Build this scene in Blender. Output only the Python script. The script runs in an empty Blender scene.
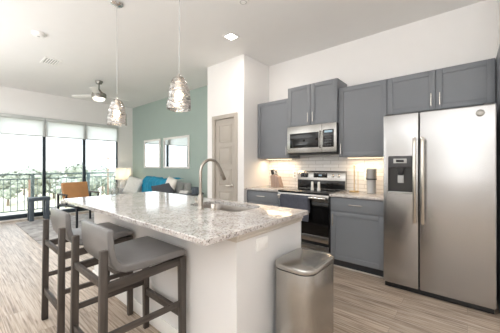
import bpy, bmesh, math, random
from mathutils import Vector, Matrix
R = math.radians
random.seed(7)
SC = bpy.context.scene
COL = SC.collection

# ------------------------------------------------------------------ camera
cam_data = bpy.data.cameras.new('camera')
cam = bpy.data.objects.new('camera', cam_data); COL.objects.link(cam)
cam.location = (0, 0, 1.272)
cam.rotation_euler = (R(90), 0, R(40.257))
cam_data.sensor_width = 36.0
cam_data.lens = 256.66 / 500 * 36
cam_data.shift_y = -0.00268
cam_data.clip_start = 0.05; cam_data.clip_end = 600
SC.camera = cam

# ------------------------------------------------------------------ world: bright hazy overcast sky
world = bpy.data.worlds.new('world'); SC.world = world; world.use_nodes = True
wn = world.node_tree.nodes; wl = world.node_tree.links
bg = wn['Background']
wtc = wn.new('ShaderNodeTexCoord'); wmap = wn.new('ShaderNodeMapping'); wmap.inputs['Scale'].default_value = (1, 1, 3.5)
wno = wn.new('ShaderNodeTexNoise'); wno.inputs['Scale'].default_value = 2.2; wno.inputs['Detail'].default_value = 5
wr = wn.new('ShaderNodeValToRGB')
wr.color_ramp.elements[0].position = .35; wr.color_ramp.elements[0].color = (.80, .88, .98, 1)
wr.color_ramp.elements[1].position = .65; wr.color_ramp.elements[1].color = (1, 1, 1, 1)
wl.new(wtc.outputs['Generated'], wmap.inputs[0]); wl.new(wmap.outputs[0], wno.inputs[0]); wl.new(wno.outputs[0], wr.inputs[0])
wl.new(wr.outputs[0], bg.inputs['Color'])
bg.inputs['Strength'].default_value = 3.0

# ------------------------------------------------------------------ window portal, added fill lamps, sun
def area(name, loc, rot, sx, sy, power, color=(1, 1, 1), portal=False, parent=None, spread=None):
    l = bpy.data.lights.new(name, 'AREA'); l.shape = 'RECTANGLE'; l.size = sx; l.size_y = sy
    l.energy = power; l.color = color
    if spread: l.spread = R(spread)
    o = bpy.data.objects.new(name, l); COL.objects.link(o); o.location = loc; o.rotation_euler = rot
    if portal: l.cycles.is_portal = True
    if parent: o.parent = parent
    return o
area('window_daylight_portal', (-8.06, 1.1, 1.2), (0, R(-90), 0), 2.4, 4.5, 1, portal=True)
area('kitchen_fill_light', (.1, -.9, 2.98), (0, 0, 0), 4.6, 3.0, 38, (.94, .97, 1))  # added overhead fill behind the camera, no fixture belongs to it
area('living_fill_light', (-4.6, -.6, 2.98), (0, 0, 0), 3.6, 2.6, 45, (.93, .97, 1))  # unseen overhead lamp added to brighten the living side
area('upward_fill', (.2, -1.3, 1.1), (R(180), 0, 0), 2.2, 1.6, 118, (.94, .97, 1))  # added fill aimed upwards to brighten the ceiling by bounce
area('upward_fill_living', (-4.8, -1.5, 1.1), (R(180), 0, 0), 2.2, 1.6, 95, (.94, .97, 1))  # second added uplight, lifts the ceiling on the living side
sun = bpy.data.lights.new('sun', 'SUN'); sun.energy = 5; sun.angle = R(3); sun.color = (1, .97, .92)
sun_o = bpy.data.objects.new('sun', sun); COL.objects.link(sun_o); sun_o.rotation_euler = (R(20), R(48), 0)

SC.view_settings.view_transform = 'Standard'
SC.view_settings.look = 'None'
SC.view_settings.exposure = 0.08
SC.view_settings.gamma = 1.0
SC.view_settings.use_curve_mapping = False
try:
    SC.cycles.use_denoising = True
    SC.cycles.max_bounces = 12; SC.cycles.diffuse_bounces = 7; SC.cycles.glossy_bounces = 5
    SC.cycles.transparent_max_bounces = 16; SC.cycles.sample_clamp_indirect = 8
    SC.cycles.caustics_reflective = False; SC.cycles.caustics_refractive = False
except Exception:
    pass

# ------------------------------------------------------------------ materials
def srgb(r, g, b):
    f = lambda c: (c / 255 / 12.92) if c / 255 <= .04045 else ((c / 255 + .055) / 1.055) ** 2.4
    return (f(r), f(g), f(b), 1)

class NT:
    def __init__(s, name):
        s.m = bpy.data.materials.new(name); s.m.use_nodes = True
        s.n = s.m.node_tree.nodes; s.l = s.m.node_tree.links
        s.b = s.n['Principled BSDF']; s.out = s.n['Material Output']
    def node(s, t, **kw):
        x = s.n.new(t)
        for k, v in kw.items():
            if k in x.inputs: x.inputs[k].default_value = v
            else: setattr(x, k, v)
        return x
    def link(s, a, b): s.l.new(a, b)
    def coord(s, scale=(1, 1, 1), rot=(0, 0, 0)):
        tc = s.node('ShaderNodeTexCoord'); mp = s.node('ShaderNodeMapping')
        mp.inputs['Scale'].default_value = scale; mp.inputs['Rotation'].default_value = rot
        s.link(tc.outputs['Object'], mp.inputs[0]); return mp.outputs[0]
    def ramp(s, src, stops, interp='LINEAR'):
        r = s.node('ShaderNodeValToRGB'); e = r.color_ramp; e.interpolation = interp
        while len(e.elements) < len(stops): e.elements.new(.5)
        for el, (p, c) in zip(e.elements, stops): el.position = p; el.color = c
        s.link(src, r.inputs[0]); return r.outputs[0]
    def mix(s, fac, a, b, mode='MIX'):
        m = s.node('ShaderNodeMix', data_type='RGBA', blend_type=mode)
        for i, v in ((0, fac), (6, a), (7, b)):
            if hasattr(v, 'node'): s.link(v, m.inputs[i])
            else: m.inputs[i].default_value = v
        return m.outputs[2]
    def bump(s, src, strength=.2, dist=.01):
        b = s.node('ShaderNodeBump'); b.inputs['Strength'].default_value = strength; b.inputs['Distance'].default_value = dist
        s.link(src, b.inputs['Height']); s.link(b.outputs[0], s.b.inputs['Normal'])

def plain(name, col, rough=.5, metal=0, noise=.04, nscale=6, spec=None, bump=0, bscale=200, **kw):
    t = NT(name)
    co = t.coord()
    n = t.node('ShaderNodeTexNoise'); n.inputs['Scale'].default_value = nscale; n.inputs['Detail'].default_value = 4
    t.link(co, n.inputs[0])
    lo = tuple(c * (1 - noise) for c in col[:3]) + (1,); hi = tuple(min(1, c * (1 + noise)) for c in col[:3]) + (1,)
    t.link(t.ramp(n.outputs[0], [(.3, lo), (.7, hi)]), t.b.inputs['Base Color'])
    t.b.inputs['Roughness'].default_value = rough; t.b.inputs['Metallic'].default_value = metal
    if spec is not None: t.b.inputs['Specular IOR Level'].default_value = spec
    for k, v in kw.items(): t.b.inputs[k].default_value = v
    if bump:
        n2 = t.node('ShaderNodeTexNoise'); n2.inputs['Scale'].default_value = bscale; n2.inputs['Detail'].default_value = 2
        t.link(co, n2.inputs[0]); t.bump(n2.outputs[0], bump, .004)
    return t.m

def emit(name, col, strength):
    t = NT(name); t.b.inputs['Base Color'].default_value = col
    t.b.inputs['Emission Color'].default_value = col; t.b.inputs['Emission Strength'].default_value = strength
    return t.m

def brushed(name, col, rough=.28, vertical=True, amt=.05):
    t = NT(name)
    co = t.coord((3, 3, 600) if not vertical else (500, 500, 2))
    n = t.node('ShaderNodeTexNoise'); n.inputs['Scale'].default_value = 1.0; n.inputs['Detail'].default_value = 3
    t.link(co, n.inputs[0])
    lo = tuple(c * (1 - amt * .5) for c in col[:3]) + (1,); hi = tuple(min(1, c * (1 + amt * .5)) for c in col[:3]) + (1,)
    t.link(t.ramp(n.outputs[0], [(.25, lo), (.75, hi)]), t.b.inputs['Base Color'])
    rr = t.node('ShaderNodeMapRange'); rr.inputs[3].default_value = rough - .004; rr.inputs[4].default_value = rough + .006
    t.link(n.outputs[0], rr.inputs[0]); t.link(rr.outputs[0], t.b.inputs['Roughness'])
    t.b.inputs['Metallic'].default_value = 1.0
    return t.m

def wood(name, c1, c2, axis='x', rough=.45, scale=1.0):
    t = NT(name)
    s = {'x': (1.5, 22, 22), 'y': (22, 1.5, 22), 'z': (22, 22, 1.5)}[axis]
    co = t.coord(tuple(v * scale for v in s))
    n = t.node('ShaderNodeTexNoise'); n.inputs['Scale'].default_value = 1.6; n.inputs['Detail'].default_value = 6; n.inputs['Distortion'].default_value = .6
    t.link(co, n.inputs[0])
    t.link(t.ramp(n.outputs[0], [(.3, c1), (.7, c2)]), t.b.inputs['Base Color'])
    t.b.inputs['Roughness'].default_value = rough
    t.bump(n.outputs[0], .08, .002)
    return t.m

def floor_material():
    t = NT('oak_plank_floor')
    tc = t.node('ShaderNodeTexCoord')
    br = t.node('ShaderNodeTexBrick'); br.offset = .37; br.squash = 1
    br.inputs['Scale'].default_value = 1; br.inputs['Brick Width'].default_value = 1.25; br.inputs['Row Height'].default_value = .15
    br.inputs['Mortar Size'].default_value = .0018; br.inputs['Bias'].default_value = 0
    br.inputs['Color1'].default_value = (0, 0, 0, 1); br.inputs['Color2'].default_value = (1, 1, 1, 1); br.inputs['Mortar'].default_value = (.5, .5, .5, 1)
    t.link(tc.outputs['Object'], br.inputs[0])
    # grain, shifted per plank
    sep = t.node('ShaderNodeSeparateColor'); t.link(br.outputs['Color'], sep.inputs[0])
    add = t.node('ShaderNodeVectorMath', operation='MULTIPLY_ADD')
    t.link(br.outputs['Color'], add.inputs[0]); add.inputs[1].default_value = (7, 5, 3); t.link(tc.outputs['Object'], add.inputs[2])
    mp = t.node('ShaderNodeMapping'); mp.inputs['Scale'].default_value = (1.8, 46, 1)
    t.link(add.outputs[0], mp.inputs[0])
    n = t.node('ShaderNodeTexNoise'); n.inputs['Scale'].default_value = 1.5; n.inputs['Detail'].default_value = 7; n.inputs['Roughness'].default_value = .62; n.inputs['Distortion'].default_value = .5
    t.link(mp.outputs[0], n.inputs[0])
    grain = t.ramp(n.outputs[0], [(.32, srgb(114, 95, 80)), (.5, srgb(188, 169, 150)), (.66, srgb(214, 202, 188))])
    plank = t.ramp(sep.outputs[0], [(0, (.80, .79, .78, 1)), (1, (1.0, 1.0, 1.0, 1))])
    c = t.mix(1.0, grain, plank, 'MULTIPLY')
    c = t.mix(br.outputs['Fac'], c, srgb(150, 134, 120))
    t.link(c, t.b.inputs['Base Color'])
    t.b.inputs['Roughness'].default_value = .33
    t.bump(n.outputs[0], .05, .002)
    return t.m

def granite_material():
    t = NT('light_granite')
    co = t.coord()
    v1 = t.node('ShaderNodeTexVoronoi'); v1.inputs['Scale'].default_value = 150; t.link(co, v1.inputs[0])
    v2 = t.node('ShaderNodeTexVoronoi'); v2.inputs['Scale'].default_value = 85; t.link(co, v2.inputs[0])
    n = t.node('ShaderNodeTexNoise'); n.inputs['Scale'].default_value = 12; n.inputs['Detail'].default_value = 5; t.link(co, n.inputs[0])
    s1 = t.node('ShaderNodeSeparateColor'); t.link(v1.outputs['Color'], s1.inputs[0])
    s2 = t.node('ShaderNodeSeparateColor'); t.link(v2.outputs['Color'], s2.inputs[0])
    base = t.ramp(n.outputs[0], [(.35, srgb(190, 185, 181)), (.65, srgb(214, 210, 207))])
    sp = t.ramp(s1.outputs[0], [(0, srgb(150, 146, 144)), (.07, srgb(208, 204, 201)), (.2, srgb(255, 255, 255)), (1, srgb(255, 255, 255))], 'CONSTANT')
    sp2 = t.ramp(s2.outputs[1], [(0, srgb(222, 214, 208)), (.2, srgb(255, 255, 255)), (1, srgb(255, 255, 255))], 'CONSTANT')
    c = t.mix(1, base, sp, 'MULTIPLY'); c = t.mix(.8, c, sp2, 'MULTIPLY')
    t.link(c, t.b.inputs['Base Color'])
    t.b.inputs['Roughness'].default_value = .09
    t.b.inputs['Specular IOR Level'].default_value = .6
    return t.m

def tile_material():
    t = NT('white_subway_tile')
    tc = t.node('ShaderNodeTexCoord'); mp = t.node('ShaderNodeMapping'); mp.inputs['Rotation'].default_value = (R(90), 0, 0)
    t.link(tc.outputs['Object'], mp.inputs[0])
    br = t.node('ShaderNodeTexBrick'); br.offset = .5
    br.inputs['Scale'].default_value = 1; br.inputs['Brick Width'].default_value = .24; br.inputs['Row Height'].default_value = .056
    br.inputs['Mortar Size'].default_value = .0036; br.inputs['Mortar Smooth'].default_value = .3
    br.inputs['Color1'].default_value = srgb(228, 226, 224); br.inputs['Color2'].default_value = srgb(222, 220, 217); br.inputs['Mortar'].default_value = srgb(188, 184, 179)
    t.link(mp.outputs[0], br.inputs[0]); t.link(br.outputs['Color'], t.b.inputs['Base Color'])
    t.b.inputs['Roughness'].default_value = .18
    inv = t.node('ShaderNodeMath', operation='SUBTRACT'); inv.inputs[0].default_value = 1; t.link(br.outputs['Fac'], inv.inputs[1])
    t.bump(inv.outputs[0], .4, .003)
    return t.m

def clear_glass(name, tint=(1, 1, 1, 1), refl=.06):
    t = NT(name); t.n.remove(t.b)
    tr = t.node('ShaderNodeBsdfTransparent', Color=tint); gl = t.node('ShaderNodeBsdfGlossy', Roughness=.02)
    fr = t.node('ShaderNodeLayerWeight', Blend=.25)
    mul = t.node('ShaderNodeMath', operation='MULTIPLY_ADD'); mul.inputs[1].default_value = .5; mul.inputs[2].default_value = refl
    t.link(fr.outputs['Fresnel'], mul.inputs[0])
    mx = t.node('ShaderNodeMixShader'); t.link(mul.outputs[0], mx.inputs[0]); t.link(tr.outputs[0], mx.inputs[1]); t.link(gl.outputs[0], mx.inputs[2])
    t.link(mx.outputs[0], t.out.inputs[0]); return t.m

def pendant_glass():
    t = NT('smoky_swirl_glass'); t.n.remove(t.b)
    tc = t.node('ShaderNodeTexCoord')
    mp = t.node('ShaderNodeMapping'); mp.inputs['Scale'].default_value = (5, 5, 17); mp.inputs['Rotation'].default_value = (R(18), R(12), 0)
    t.link(tc.outputs['Object'], mp.inputs[0])
    n = t.node('ShaderNodeTexNoise'); n.inputs['Scale'].default_value = 1.4; n.inputs['Detail'].default_value = 3; n.inputs['Distortion'].default_value = 1.4
    t.link(mp.outputs[0], n.inputs[0])
    col = t.ramp(n.outputs[0], [(.42, (.22, .20, .19, 1)), (.5, (.62, .60, .58, 1)), (.60, (.95, .94, .93, 1))])
    tr = t.node('ShaderNodeBsdfTransparent'); t.link(col, tr.inputs[0])
    gl = t.node('ShaderNodeBsdfGlossy', Roughness=.08); gl.inputs['Color'].default_value = (.9, .87, .84, 1)
    bp = t.node('ShaderNodeBump'); bp.inputs['Strength'].default_value = .8; bp.inputs['Distance'].default_value = .02
    t.link(n.outputs[0], bp.inputs['Height']); t.link(bp.outputs[0], gl.inputs['Normal'])
    fac = t.ramp(n.outputs[0], [(.40, (.55, .55, .55, 1)), (.60, (.14, .14, .14, 1))])
    mx = t.node('ShaderNodeMixShader'); t.link(fac, mx.inputs[0]); t.link(tr.outputs[0], mx.inputs[1]); t.link(gl.outputs[0], mx.inputs[2])
    t.link(mx.outputs[0], t.out.inputs[0]); return t.m

def shade_fabric(name, col, trans=.55, see=.0):
    t = NT(name); t.n.remove(t.b)
    d = t.node('ShaderNodeBsdfDiffuse', Color=col); tl = t.node('ShaderNodeBsdfTranslucent', Color=col)
    mx = t.node('ShaderNodeMixShader'); mx.inputs[0].default_value = trans; t.link(d.outputs[0], mx.inputs[1]); t.link(tl.outputs[0], mx.inputs[2])
    last = mx.outputs[0]
    if see:
        tr = t.node('ShaderNodeBsdfTransparent'); m2 = t.node('ShaderNodeMixShader'); m2.inputs[0].default_value = see
        t.link(last, m2.inputs[1]); t.link(tr.outputs[0], m2.inputs[2]); last = m2.outputs[0]
    t.link(last, t.out.inputs[0]); return t.m

M = dict(
    wall=plain('warm_white_wall_paint', srgb(238, 236, 234), .75, noise=.006),
    ceil=plain('ceiling_paint', srgb(236, 235, 233), .9, noise=.006),
    green=plain('sage_green_wall_paint', srgb(168, 184, 177), .8, noise=.01),
    trim=plain('white_trim_paint', srgb(238, 236, 232), .45, noise=.02),
    door=plain('greige_door_paint', srgb(178, 170, 160), .45, noise=.02),
    floor=floor_material(), granite=granite_material(), tile=tile_material(),
    cab=plain('slate_grey_cabinet_paint', srgb(119, 122, 127), .42, noise=.03, nscale=3),
    cabin=plain('cabinet_interior_melamine', srgb(90, 90, 94), .6),
    toe=plain('toe_kick_charcoal', srgb(48, 50, 54), .6),
    island=plain('island_white_paint', srgb(228, 227, 226), .5, noise=.01),
    mould=plain('island_moulding_paint', srgb(205, 198, 188), .5, noise=.02),
    steel=brushed('brushed_stainless_steel', srgb(178, 176, 172), .27, vertical=False),
    steelf=brushed('refrigerator_stainless', srgb(180, 179, 178), .27, vertical=False, amt=.02),
    sink=plain('satin_sink_steel', srgb(168, 161, 154), .38, 1, noise=.03),
    tapmetal=plain('brushed_tap_nickel', srgb(176, 169, 160), .28, 1, noise=.02),
    steelv=brushed('vertical_brushed_stainless', srgb(176, 173, 168), .25, vertical=True),
    nickel=plain('satin_nickel', srgb(205, 200, 192), .22, 1, noise=.03),
    chrome=plain('chrome', srgb(225, 225, 225), .06, 1, noise=.01),
    black=plain('black_glass', srgb(10, 10, 11), .05, noise=.05),
    blackp=plain('black_plastic', srgb(24, 24, 26), .4),
    dgrey=plain('dark_grey_plastic', srgb(70, 70, 72), .4),
    drum=plain('satin_grey_drum', srgb(158, 156, 152), .35, .3),
    recess=plain('dispenser_recess_grey', srgb(50, 49, 48), .35),
    lgrey=plain('light_grey_plastic', srgb(186, 186, 184), .4),
    white=plain('white_plastic', srgb(240, 239, 236), .4, noise=.01),
    disp=emit('display_glow', (.35, .5, .6, 1), .2),
    frame=plain('dark_slate_aluminium', srgb(52, 62, 70), .4, .3),
    fannickel=plain('fan_nickel', srgb(150, 147, 141), .35, 1, noise=.02),
    glass=clear_glass('window_glass', (.97, .985, .98, 1)),
    vase=clear_glass('vase_glass', (.86, .88, .86, 1), .12),
    mirror=plain('silvered_mirror', srgb(232, 236, 236), .015, 1, noise=.0),
    rollo=shade_fabric('roller_shade_fabric', srgb(248, 249, 249), .8, .22),
    lampshade=shade_fabric('linen_lamp_shade', srgb(246, 240, 228), .6),
    fascia=plain('shade_fascia_grey', srgb(196, 199, 197), .5),
    swood=wood('weathered_grey_oak', srgb(50, 44, 40), srgb(82, 74, 68), 'z', .5),
    swoodh=wood('weathered_grey_oak_rail', srgb(50, 44, 40), srgb(82, 74, 68), 'y', .5),
    leather=plain('grey_leather', srgb(120, 118, 117), .36, noise=.05, nscale=9, bump=.05, bscale=350),
    tan=plain('tan_leather', srgb(190, 138, 90), .42, noise=.08, bump=.05, bscale=300),
    cream=plain('cream_upholstery', srgb(226, 222, 214), .8, bump=.1, bscale=400),
    blackm=plain('black_metal', srgb(42, 44, 48), .4, .5),
    sofa=plain('light_grey_sofa_fabric', srgb(176, 175, 174), .9, bump=.15, bscale=300),
    blue=plain('turquoise_blue_throw', srgb(30, 138, 172), .85, noise=.16, nscale=14, bump=.3, bscale=120),
    pil_w=plain('woven_white_pillow', srgb(226, 225, 218), .9, noise=.1, nscale=40, bump=.3, bscale=90),
    pil_d=plain('charcoal_pillow', srgb(74, 76, 82), .9, bump=.2),
    etable=wood('slate_blue_grey_wood', srgb(70, 80, 90), srgb(96, 106, 115), 'z', .5),
    gwood=wood('grey_washed_wood', srgb(140, 138, 134), srgb(172, 169, 164), 'x', .5),
    dwood=wood('charcoal_wood', srgb(60, 64, 70), srgb(84, 88, 94), 'x', .5),
    kwood=wood('pinkish_beech_wood', srgb(146, 124, 112), srgb(184, 162, 149), 'z', .5),
    brass=plain('brushed_brass', srgb(200, 168, 110), .3, 1),
    towel=plain('charcoal_towel_cotton', srgb(78, 80, 90), .95, noise=.12, nscale=30, bump=.4, bscale=220),
    shaker=plain('white_ceramic', srgb(236, 234, 230), .2, noise=.01),
    rail=plain('grey_green_rail_paint', srgb(120, 138, 138), .5),
    concrete=plain('balcony_concrete', srgb(178, 178, 174), .9, noise=.1),
    bulb=emit('warm_bulb_glow', (1, .82, .60, 1), 9),
    led=emit('white_led_lens', (1, .95, .88, 1), 9),
    ledw=emit('warm_led_strip', (1, .78, .52, 1), 5),
    fanlight=emit('frosted_fan_light', (1, .93, .82, 1), 1.6),
    fanblade=plain('white_fan_blade', srgb(244, 243, 240), .5, noise=.02),
    pglass=pendant_glass(),
    bark=plain('tree_bark', srgb(110, 98, 86), .9, noise=.2),
    pole=plain('weathered_pole_wood', srgb(120, 98, 84), .9, noise=.1),
    roof=plain('pale_shingle_roof', srgb(150, 146, 142), .9, noise=.1),
    stucco=plain('pale_stucco', srgb(214, 208, 198), .9, noise=.05),
    carp=plain('blue_grey_car_paint', srgb(96, 120, 140), .3, .2),
)
def rug_material():
    t = NT('distressed_grey_rug')
    co = t.coord()
    n = t.node('ShaderNodeTexNoise'); n.inputs['Scale'].default_value = 4.5; n.inputs['Detail'].default_value = 8; n.inputs['Roughness'].default_value = .7; t.link(co, n.inputs[0])
    t.link(t.ramp(n.outputs[0], [(.36, srgb(132, 128, 126)), (.52, srgb(176, 172, 169)), (.66, srgb(206, 203, 199))]), t.b.inputs['Base Color'])
    t.b.inputs['Roughness'].default_value = .95
    n2 = t.node('ShaderNodeTexNoise'); n2.inputs['Scale'].default_value = 180; t.link(co, n2.inputs[0]); t.bump(n2.outputs[0], .4, .006)
    return t.m
M['rug'] = rug_material()
def ground_material():
    t = NT('pale_lawn_ground')
    co = t.coord()
    n = t.node('ShaderNodeTexNoise'); n.inputs['Scale'].default_value = .12; n.inputs['Detail'].default_value = 6; t.link(co, n.inputs[0])
    t.link(t.ramp(n.outputs[0], [(.38, srgb(150, 160, 128)), (.52, srgb(196, 194, 168)), (.66, srgb(206, 200, 188))]), t.b.inputs['Base Color'])
    t.b.inputs['Roughness'].default_value = .95
    return t.m
M['ground'] = ground_material()
def leaf_material(name, a, b):
    t = NT(name); co = t.coord()
    n = t.node('ShaderNodeTexNoise'); n.inputs['Scale'].default_value = 2.2; n.inputs['Detail'].default_value = 5; t.link(co, n.inputs[0])
    t.link(t.ramp(n.outputs[0], [(.35, a), (.65, b)]), t.b.inputs['Base Color']); t.b.inputs['Roughness'].default_value = .8
    return t.m
M['leaf'] = leaf_material('hazy_green_leaves', srgb(128, 138, 126), srgb(164, 172, 160))
M['leaf2'] = leaf_material('pale_grey_green_leaves', srgb(150, 160, 152), srgb(186, 194, 186))

# ------------------------------------------------------------------ mesh helpers
class MB:
    def __init__(s): s.bm = bmesh.new()
    def box(s, x0, x1, y0, y1, z0, z1, bev=0, seg=2):
        x0, x1 = sorted((x0, x1)); y0, y1 = sorted((y0, y1)); z0, z1 = sorted((z0, z1))
        r = bmesh.ops.create_cube(s.bm, size=1, matrix=Matrix.Translation(((x0 + x1) / 2, (y0 + y1) / 2, (z0 + z1) / 2)) @ Matrix.Diagonal((x1 - x0, y1 - y0, z1 - z0, 1)))
        if bev:
            es = list({e for v in r['verts'] for e in v.link_edges})
            bmesh.ops.bevel(s.bm, geom=es, offset=min(bev, .49 * min(x1 - x0, y1 - y0, z1 - z0)), segments=seg, profile=.5, affect='EDGES')
        return s
    def prism(s, pts, lo, hi, axis='z', bev=0, seg=2):
        f = {'z': lambda a, b, h: (a, b, h), 'x': lambda a, b, h: (h, a, b), 'y': lambda a, b, h: (a, h, b)}[axis]
        A = [s.bm.verts.new(f(a, b, lo)) for a, b in pts]; B = [s.bm.verts.new(f(a, b, hi)) for a, b in pts]
        n = len(pts)
        fa = s.bm.faces.new(list(reversed(A))); fb = s.bm.faces.new(B)
        fs = [fa, fb] + [s.bm.faces.new((A[i], A[(i + 1) % n], B[(i + 1) % n], B[i])) for i in range(n)]
        bmesh.ops.recalc_face_normals(s.bm, faces=fs)
        if bev:
            es = list(set(fa.edges) | set(fb.edges))
            bmesh.ops.bevel(s.bm, geom=es, offset=bev, segments=seg, profile=.5, affect='EDGES')
        return s
    def tube(s, pts, r, n=10, cap=True, flat=None):
        pts = [Vector(p) for p in pts]; m = len(pts)
        rs = r if isinstance(r, (list, tuple)) else [r] * m
        rings = []; up = None
        for i, p in enumerate(pts):
            t = ((pts[min(i + 1, m - 1)] - p).normalized() + (p - pts[max(i - 1, 0)]).normalized())
            t = t.normalized() if t.length > 1e-9 else Vector((0, 0, 1))
            if up is None:
                up = Vector((0, 0, 1)) if abs(t.z) < .95 else Vector((1, 0, 0))
            up = (up - t * up.dot(t)).normalized(); sd = t.cross(up)
            fl = flat or 1
            rings.append([s.bm.verts.new(p + (up * math.cos(a) + sd * math.sin(a) * fl) * rs[i]) for a in [2 * math.pi * k / n for k in range(n)]])
        for a, b in zip(rings, rings[1:]):
            for k in range(n): s.bm.faces.new((a[k], a[(k + 1) % n], b[(k + 1) % n], b[k]))
        if cap: s.bm.faces.new(list(reversed(rings[0]))); s.bm.faces.new(rings[-1])
        return s
    def lathe(s, prof, c=(0, 0, 0), n=24, cap=False, wob=None):
        rings = []
        for r, z in prof:
            ring = []
            for k in range(n):
                a = 2 * math.pi * k / n; rr = r * (1 + (wob(a, z) if wob else 0))
                ring.append(s.bm.verts.new((c[0] + rr * math.cos(a), c[1] + rr * math.sin(a), c[2] + z)))
            rings.append(ring)
        for a, b in zip(rings, rings[1:]):
            for k in range(n): s.bm.faces.new((a[k], a[(k + 1) % n], b[(k + 1) % n], b[k]))
        if cap: s.bm.faces.new(list(reversed(rings[0]))); s.bm.faces.new(rings[-1])
        return s
    def bar(s, p0, p1, w0, h0, w1=None, h1=None, bev=.003):
        # rectangular tapered bar; w along a horizontal side direction, h the other way
        p0, p1 = Vector(p0), Vector(p1); t = (p1 - p0).normalized()
        up = Vector((0, 1, 0)) if abs(t.z) > .8 else Vector((0, 0, 1))
        sd = t.cross(up).normalized(); up = sd.cross(t)
        w1 = w0 if w1 is None else w1; h1 = h0 if h1 is None else h1
        A = [s.bm.verts.new(p0 + sd * a * w0 / 2 + up * b * h0 / 2) for a, b in ((-1, -1), (1, -1), (1, 1), (-1, 1))]
        B = [s.bm.verts.new(p1 + sd * a * w1 / 2 + up * b * h1 / 2) for a, b in ((-1, -1), (1, -1), (1, 1), (-1, 1))]
        fs = [s.bm.faces.new(list(reversed(A))), s.bm.faces.new(B)] + [s.bm.faces.new((A[i], A[(i + 1) % 4], B[(i + 1) % 4], B[i])) for i in range(4)]
        bmesh.ops.recalc_face_normals(s.bm, faces=fs)
        if bev:
            bmesh.ops.bevel(s.bm, geom=list({e for f in fs for e in f.edges}), offset=bev, segments=2, profile=.5, affect='EDGES')
        return s
    def sphere(s, c, r, sc=(1, 1, 1), u=16, v=10):
        bmesh.ops.create_uvsphere(s.bm, u_segments=u, v_segments=v, radius=r, matrix=Matrix.Translation(c) @ Matrix.Diagonal((*sc, 1)))
        return s
    def grid(s, fn, nu, nv, thick=0):
        P = [[Vector(fn(i / nu, j / nv)) for j in range(nv + 1)] for i in range(nu + 1)]
        V = [[s.bm.verts.new(p) for p in row] for row in P]
        fs = [s.bm.faces.new((V[i][j], V[i + 1][j], V[i + 1][j + 1], V[i][j + 1])) for i in range(nu) for j in range(nv)]
        if thick:
            bmesh.ops.recalc_face_normals(s.bm, faces=fs)
            bmesh.ops.solidify(s.bm, geom=fs, thickness=thick)
        return s
    def pillow(s, c, w, h, t, rot):
        # a stuffed square cushion, w wide, h high, t thick
        n = 12; mtx = Matrix.Translation(c) @ rot
        def pt(u, v, sg):
            a = 2 * u - 1; b = 2 * v - 1
            k = (1 - abs(a) ** 3) * (1 - abs(b) ** 3)
            pin = 1 - .09 * (abs(a) * abs(b)) ** 0 * 0
            ea = a * (1 - .06 * (1 - abs(b)) * 0 - .05 * (1 - b * b) * 0)
            return mtx @ Vector((ea * w / 2 * (1 - .05 * (1 - b * b)) * pin, sg * t / 2 * k ** .55, b * h / 2 * (1 - .05 * (1 - a * a))))
        for sg in (1, -1):
            s.grid(lambda u, v: pt(u, v, sg), n, n)
        bmesh.ops.remove_doubles(s.bm, verts=s.bm.verts[:], dist=1e-5)
        return s
    def build(s, name, mat, parent=None, loc=None, angle=38):
        bm = s.bm
        off = Vector(loc) if loc is not None else (OFF.get(parent.name, Vector((0, 0, 0))) if parent else Vector((0, 0, 0)))
        if off.length: bmesh.ops.translate(bm, verts=bm.verts[:], vec=-off)
        bmesh.ops.recalc_face_normals(bm, faces=bm.faces[:])
        me = bpy.data.meshes.new(name); bm.to_mesh(me); bm.free()
        me.polygons.foreach_set('use_smooth', [True] * len(me.polygons))
        me.set_sharp_from_angle(angle=R(angle))
        me.materials.append(mat)
        o = bpy.data.objects.new(name, me); COL.objects.link(o)
        if parent:
            o.parent = parent; OFF[o.name] = off
        elif loc is not None:
            o.location = loc; OFF[o.name] = Vector(loc)
        else: OFF[o.name] = Vector((0, 0, 0))
        return o
OFF = {}
def tag(o, label, cat, group=None, kind=None):
    if label: o['label'] = label
    if cat: o['category'] = cat
    if group: o['group'] = group
    if kind: o['kind'] = kind
    return o
def thing(name, loc, label, cat, group=None, world=True):
    """Empty at the thing's base. world=True: part meshes are written in room coordinates."""
    o = bpy.data.objects.new(name, None); COL.objects.link(o); o.location = loc; o.empty_display_size = .1
    OFF[o.name] = Vector(loc) if world else Vector((0, 0, 0))
    return tag(o, label, cat, group)
def struct(name, mb, mat):
    o = mb.build(name, mat); o['kind'] = 'structure'; return o
def copy_tree(o, parent=None):
    c = o.copy(); COL.objects.link(c)
    if parent: c.parent = parent
    for ch in list(o.children): copy_tree(ch, c)
    return c
def rrect(x0, x1, y0, y1, r, n=6):
    pts = []
    for cx, cy, a0 in ((x1 - r, y0 + r, -90), (x1 - r, y1 - r, 0), (x0 + r, y1 - r, 90), (x0 + r, y0 + r, 180)):
        for k in range(n + 1):
            a = R(a0 + 90 * k / n); pts.append((cx + r * math.cos(a), cy + r * math.sin(a)))
    return pts

# ------------------------------------------------------------------ the room shell
CEIL = 3.035; YW = 3.72; XL = -7.92; XR = 2.6; YF = -2.6
struct('floor', MB().box(XL - .1, XR + .1, YF - .1, YW + .1, -.1, 0), M['floor'])
struct('ceiling', MB().box(XL - .15, XR + .1, YF - .1, YW + .1, CEIL, CEIL + .12), M['ceil'])
struct('wall_kitchen', MB().box(-2.9, .24, YW, YW + .12, 0, CEIL), M['wall'])
struct('wall_living', MB().box(XL - .15, -2.9, YW, YW + .12, 0, CEIL), M['green'])
struct('wall_right', MB().box(.24, XR, 3.02, YW + .12, 0, CEIL), M['wall'])
struct('wall_side', MB().box(XR, XR + .12, YF, 3.02, 0, CEIL), M['wall'])
struct('wall_front', MB().box(XL - .15, XR + .12, YF - .12, YF, 0, CEIL), M['wall'])
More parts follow.
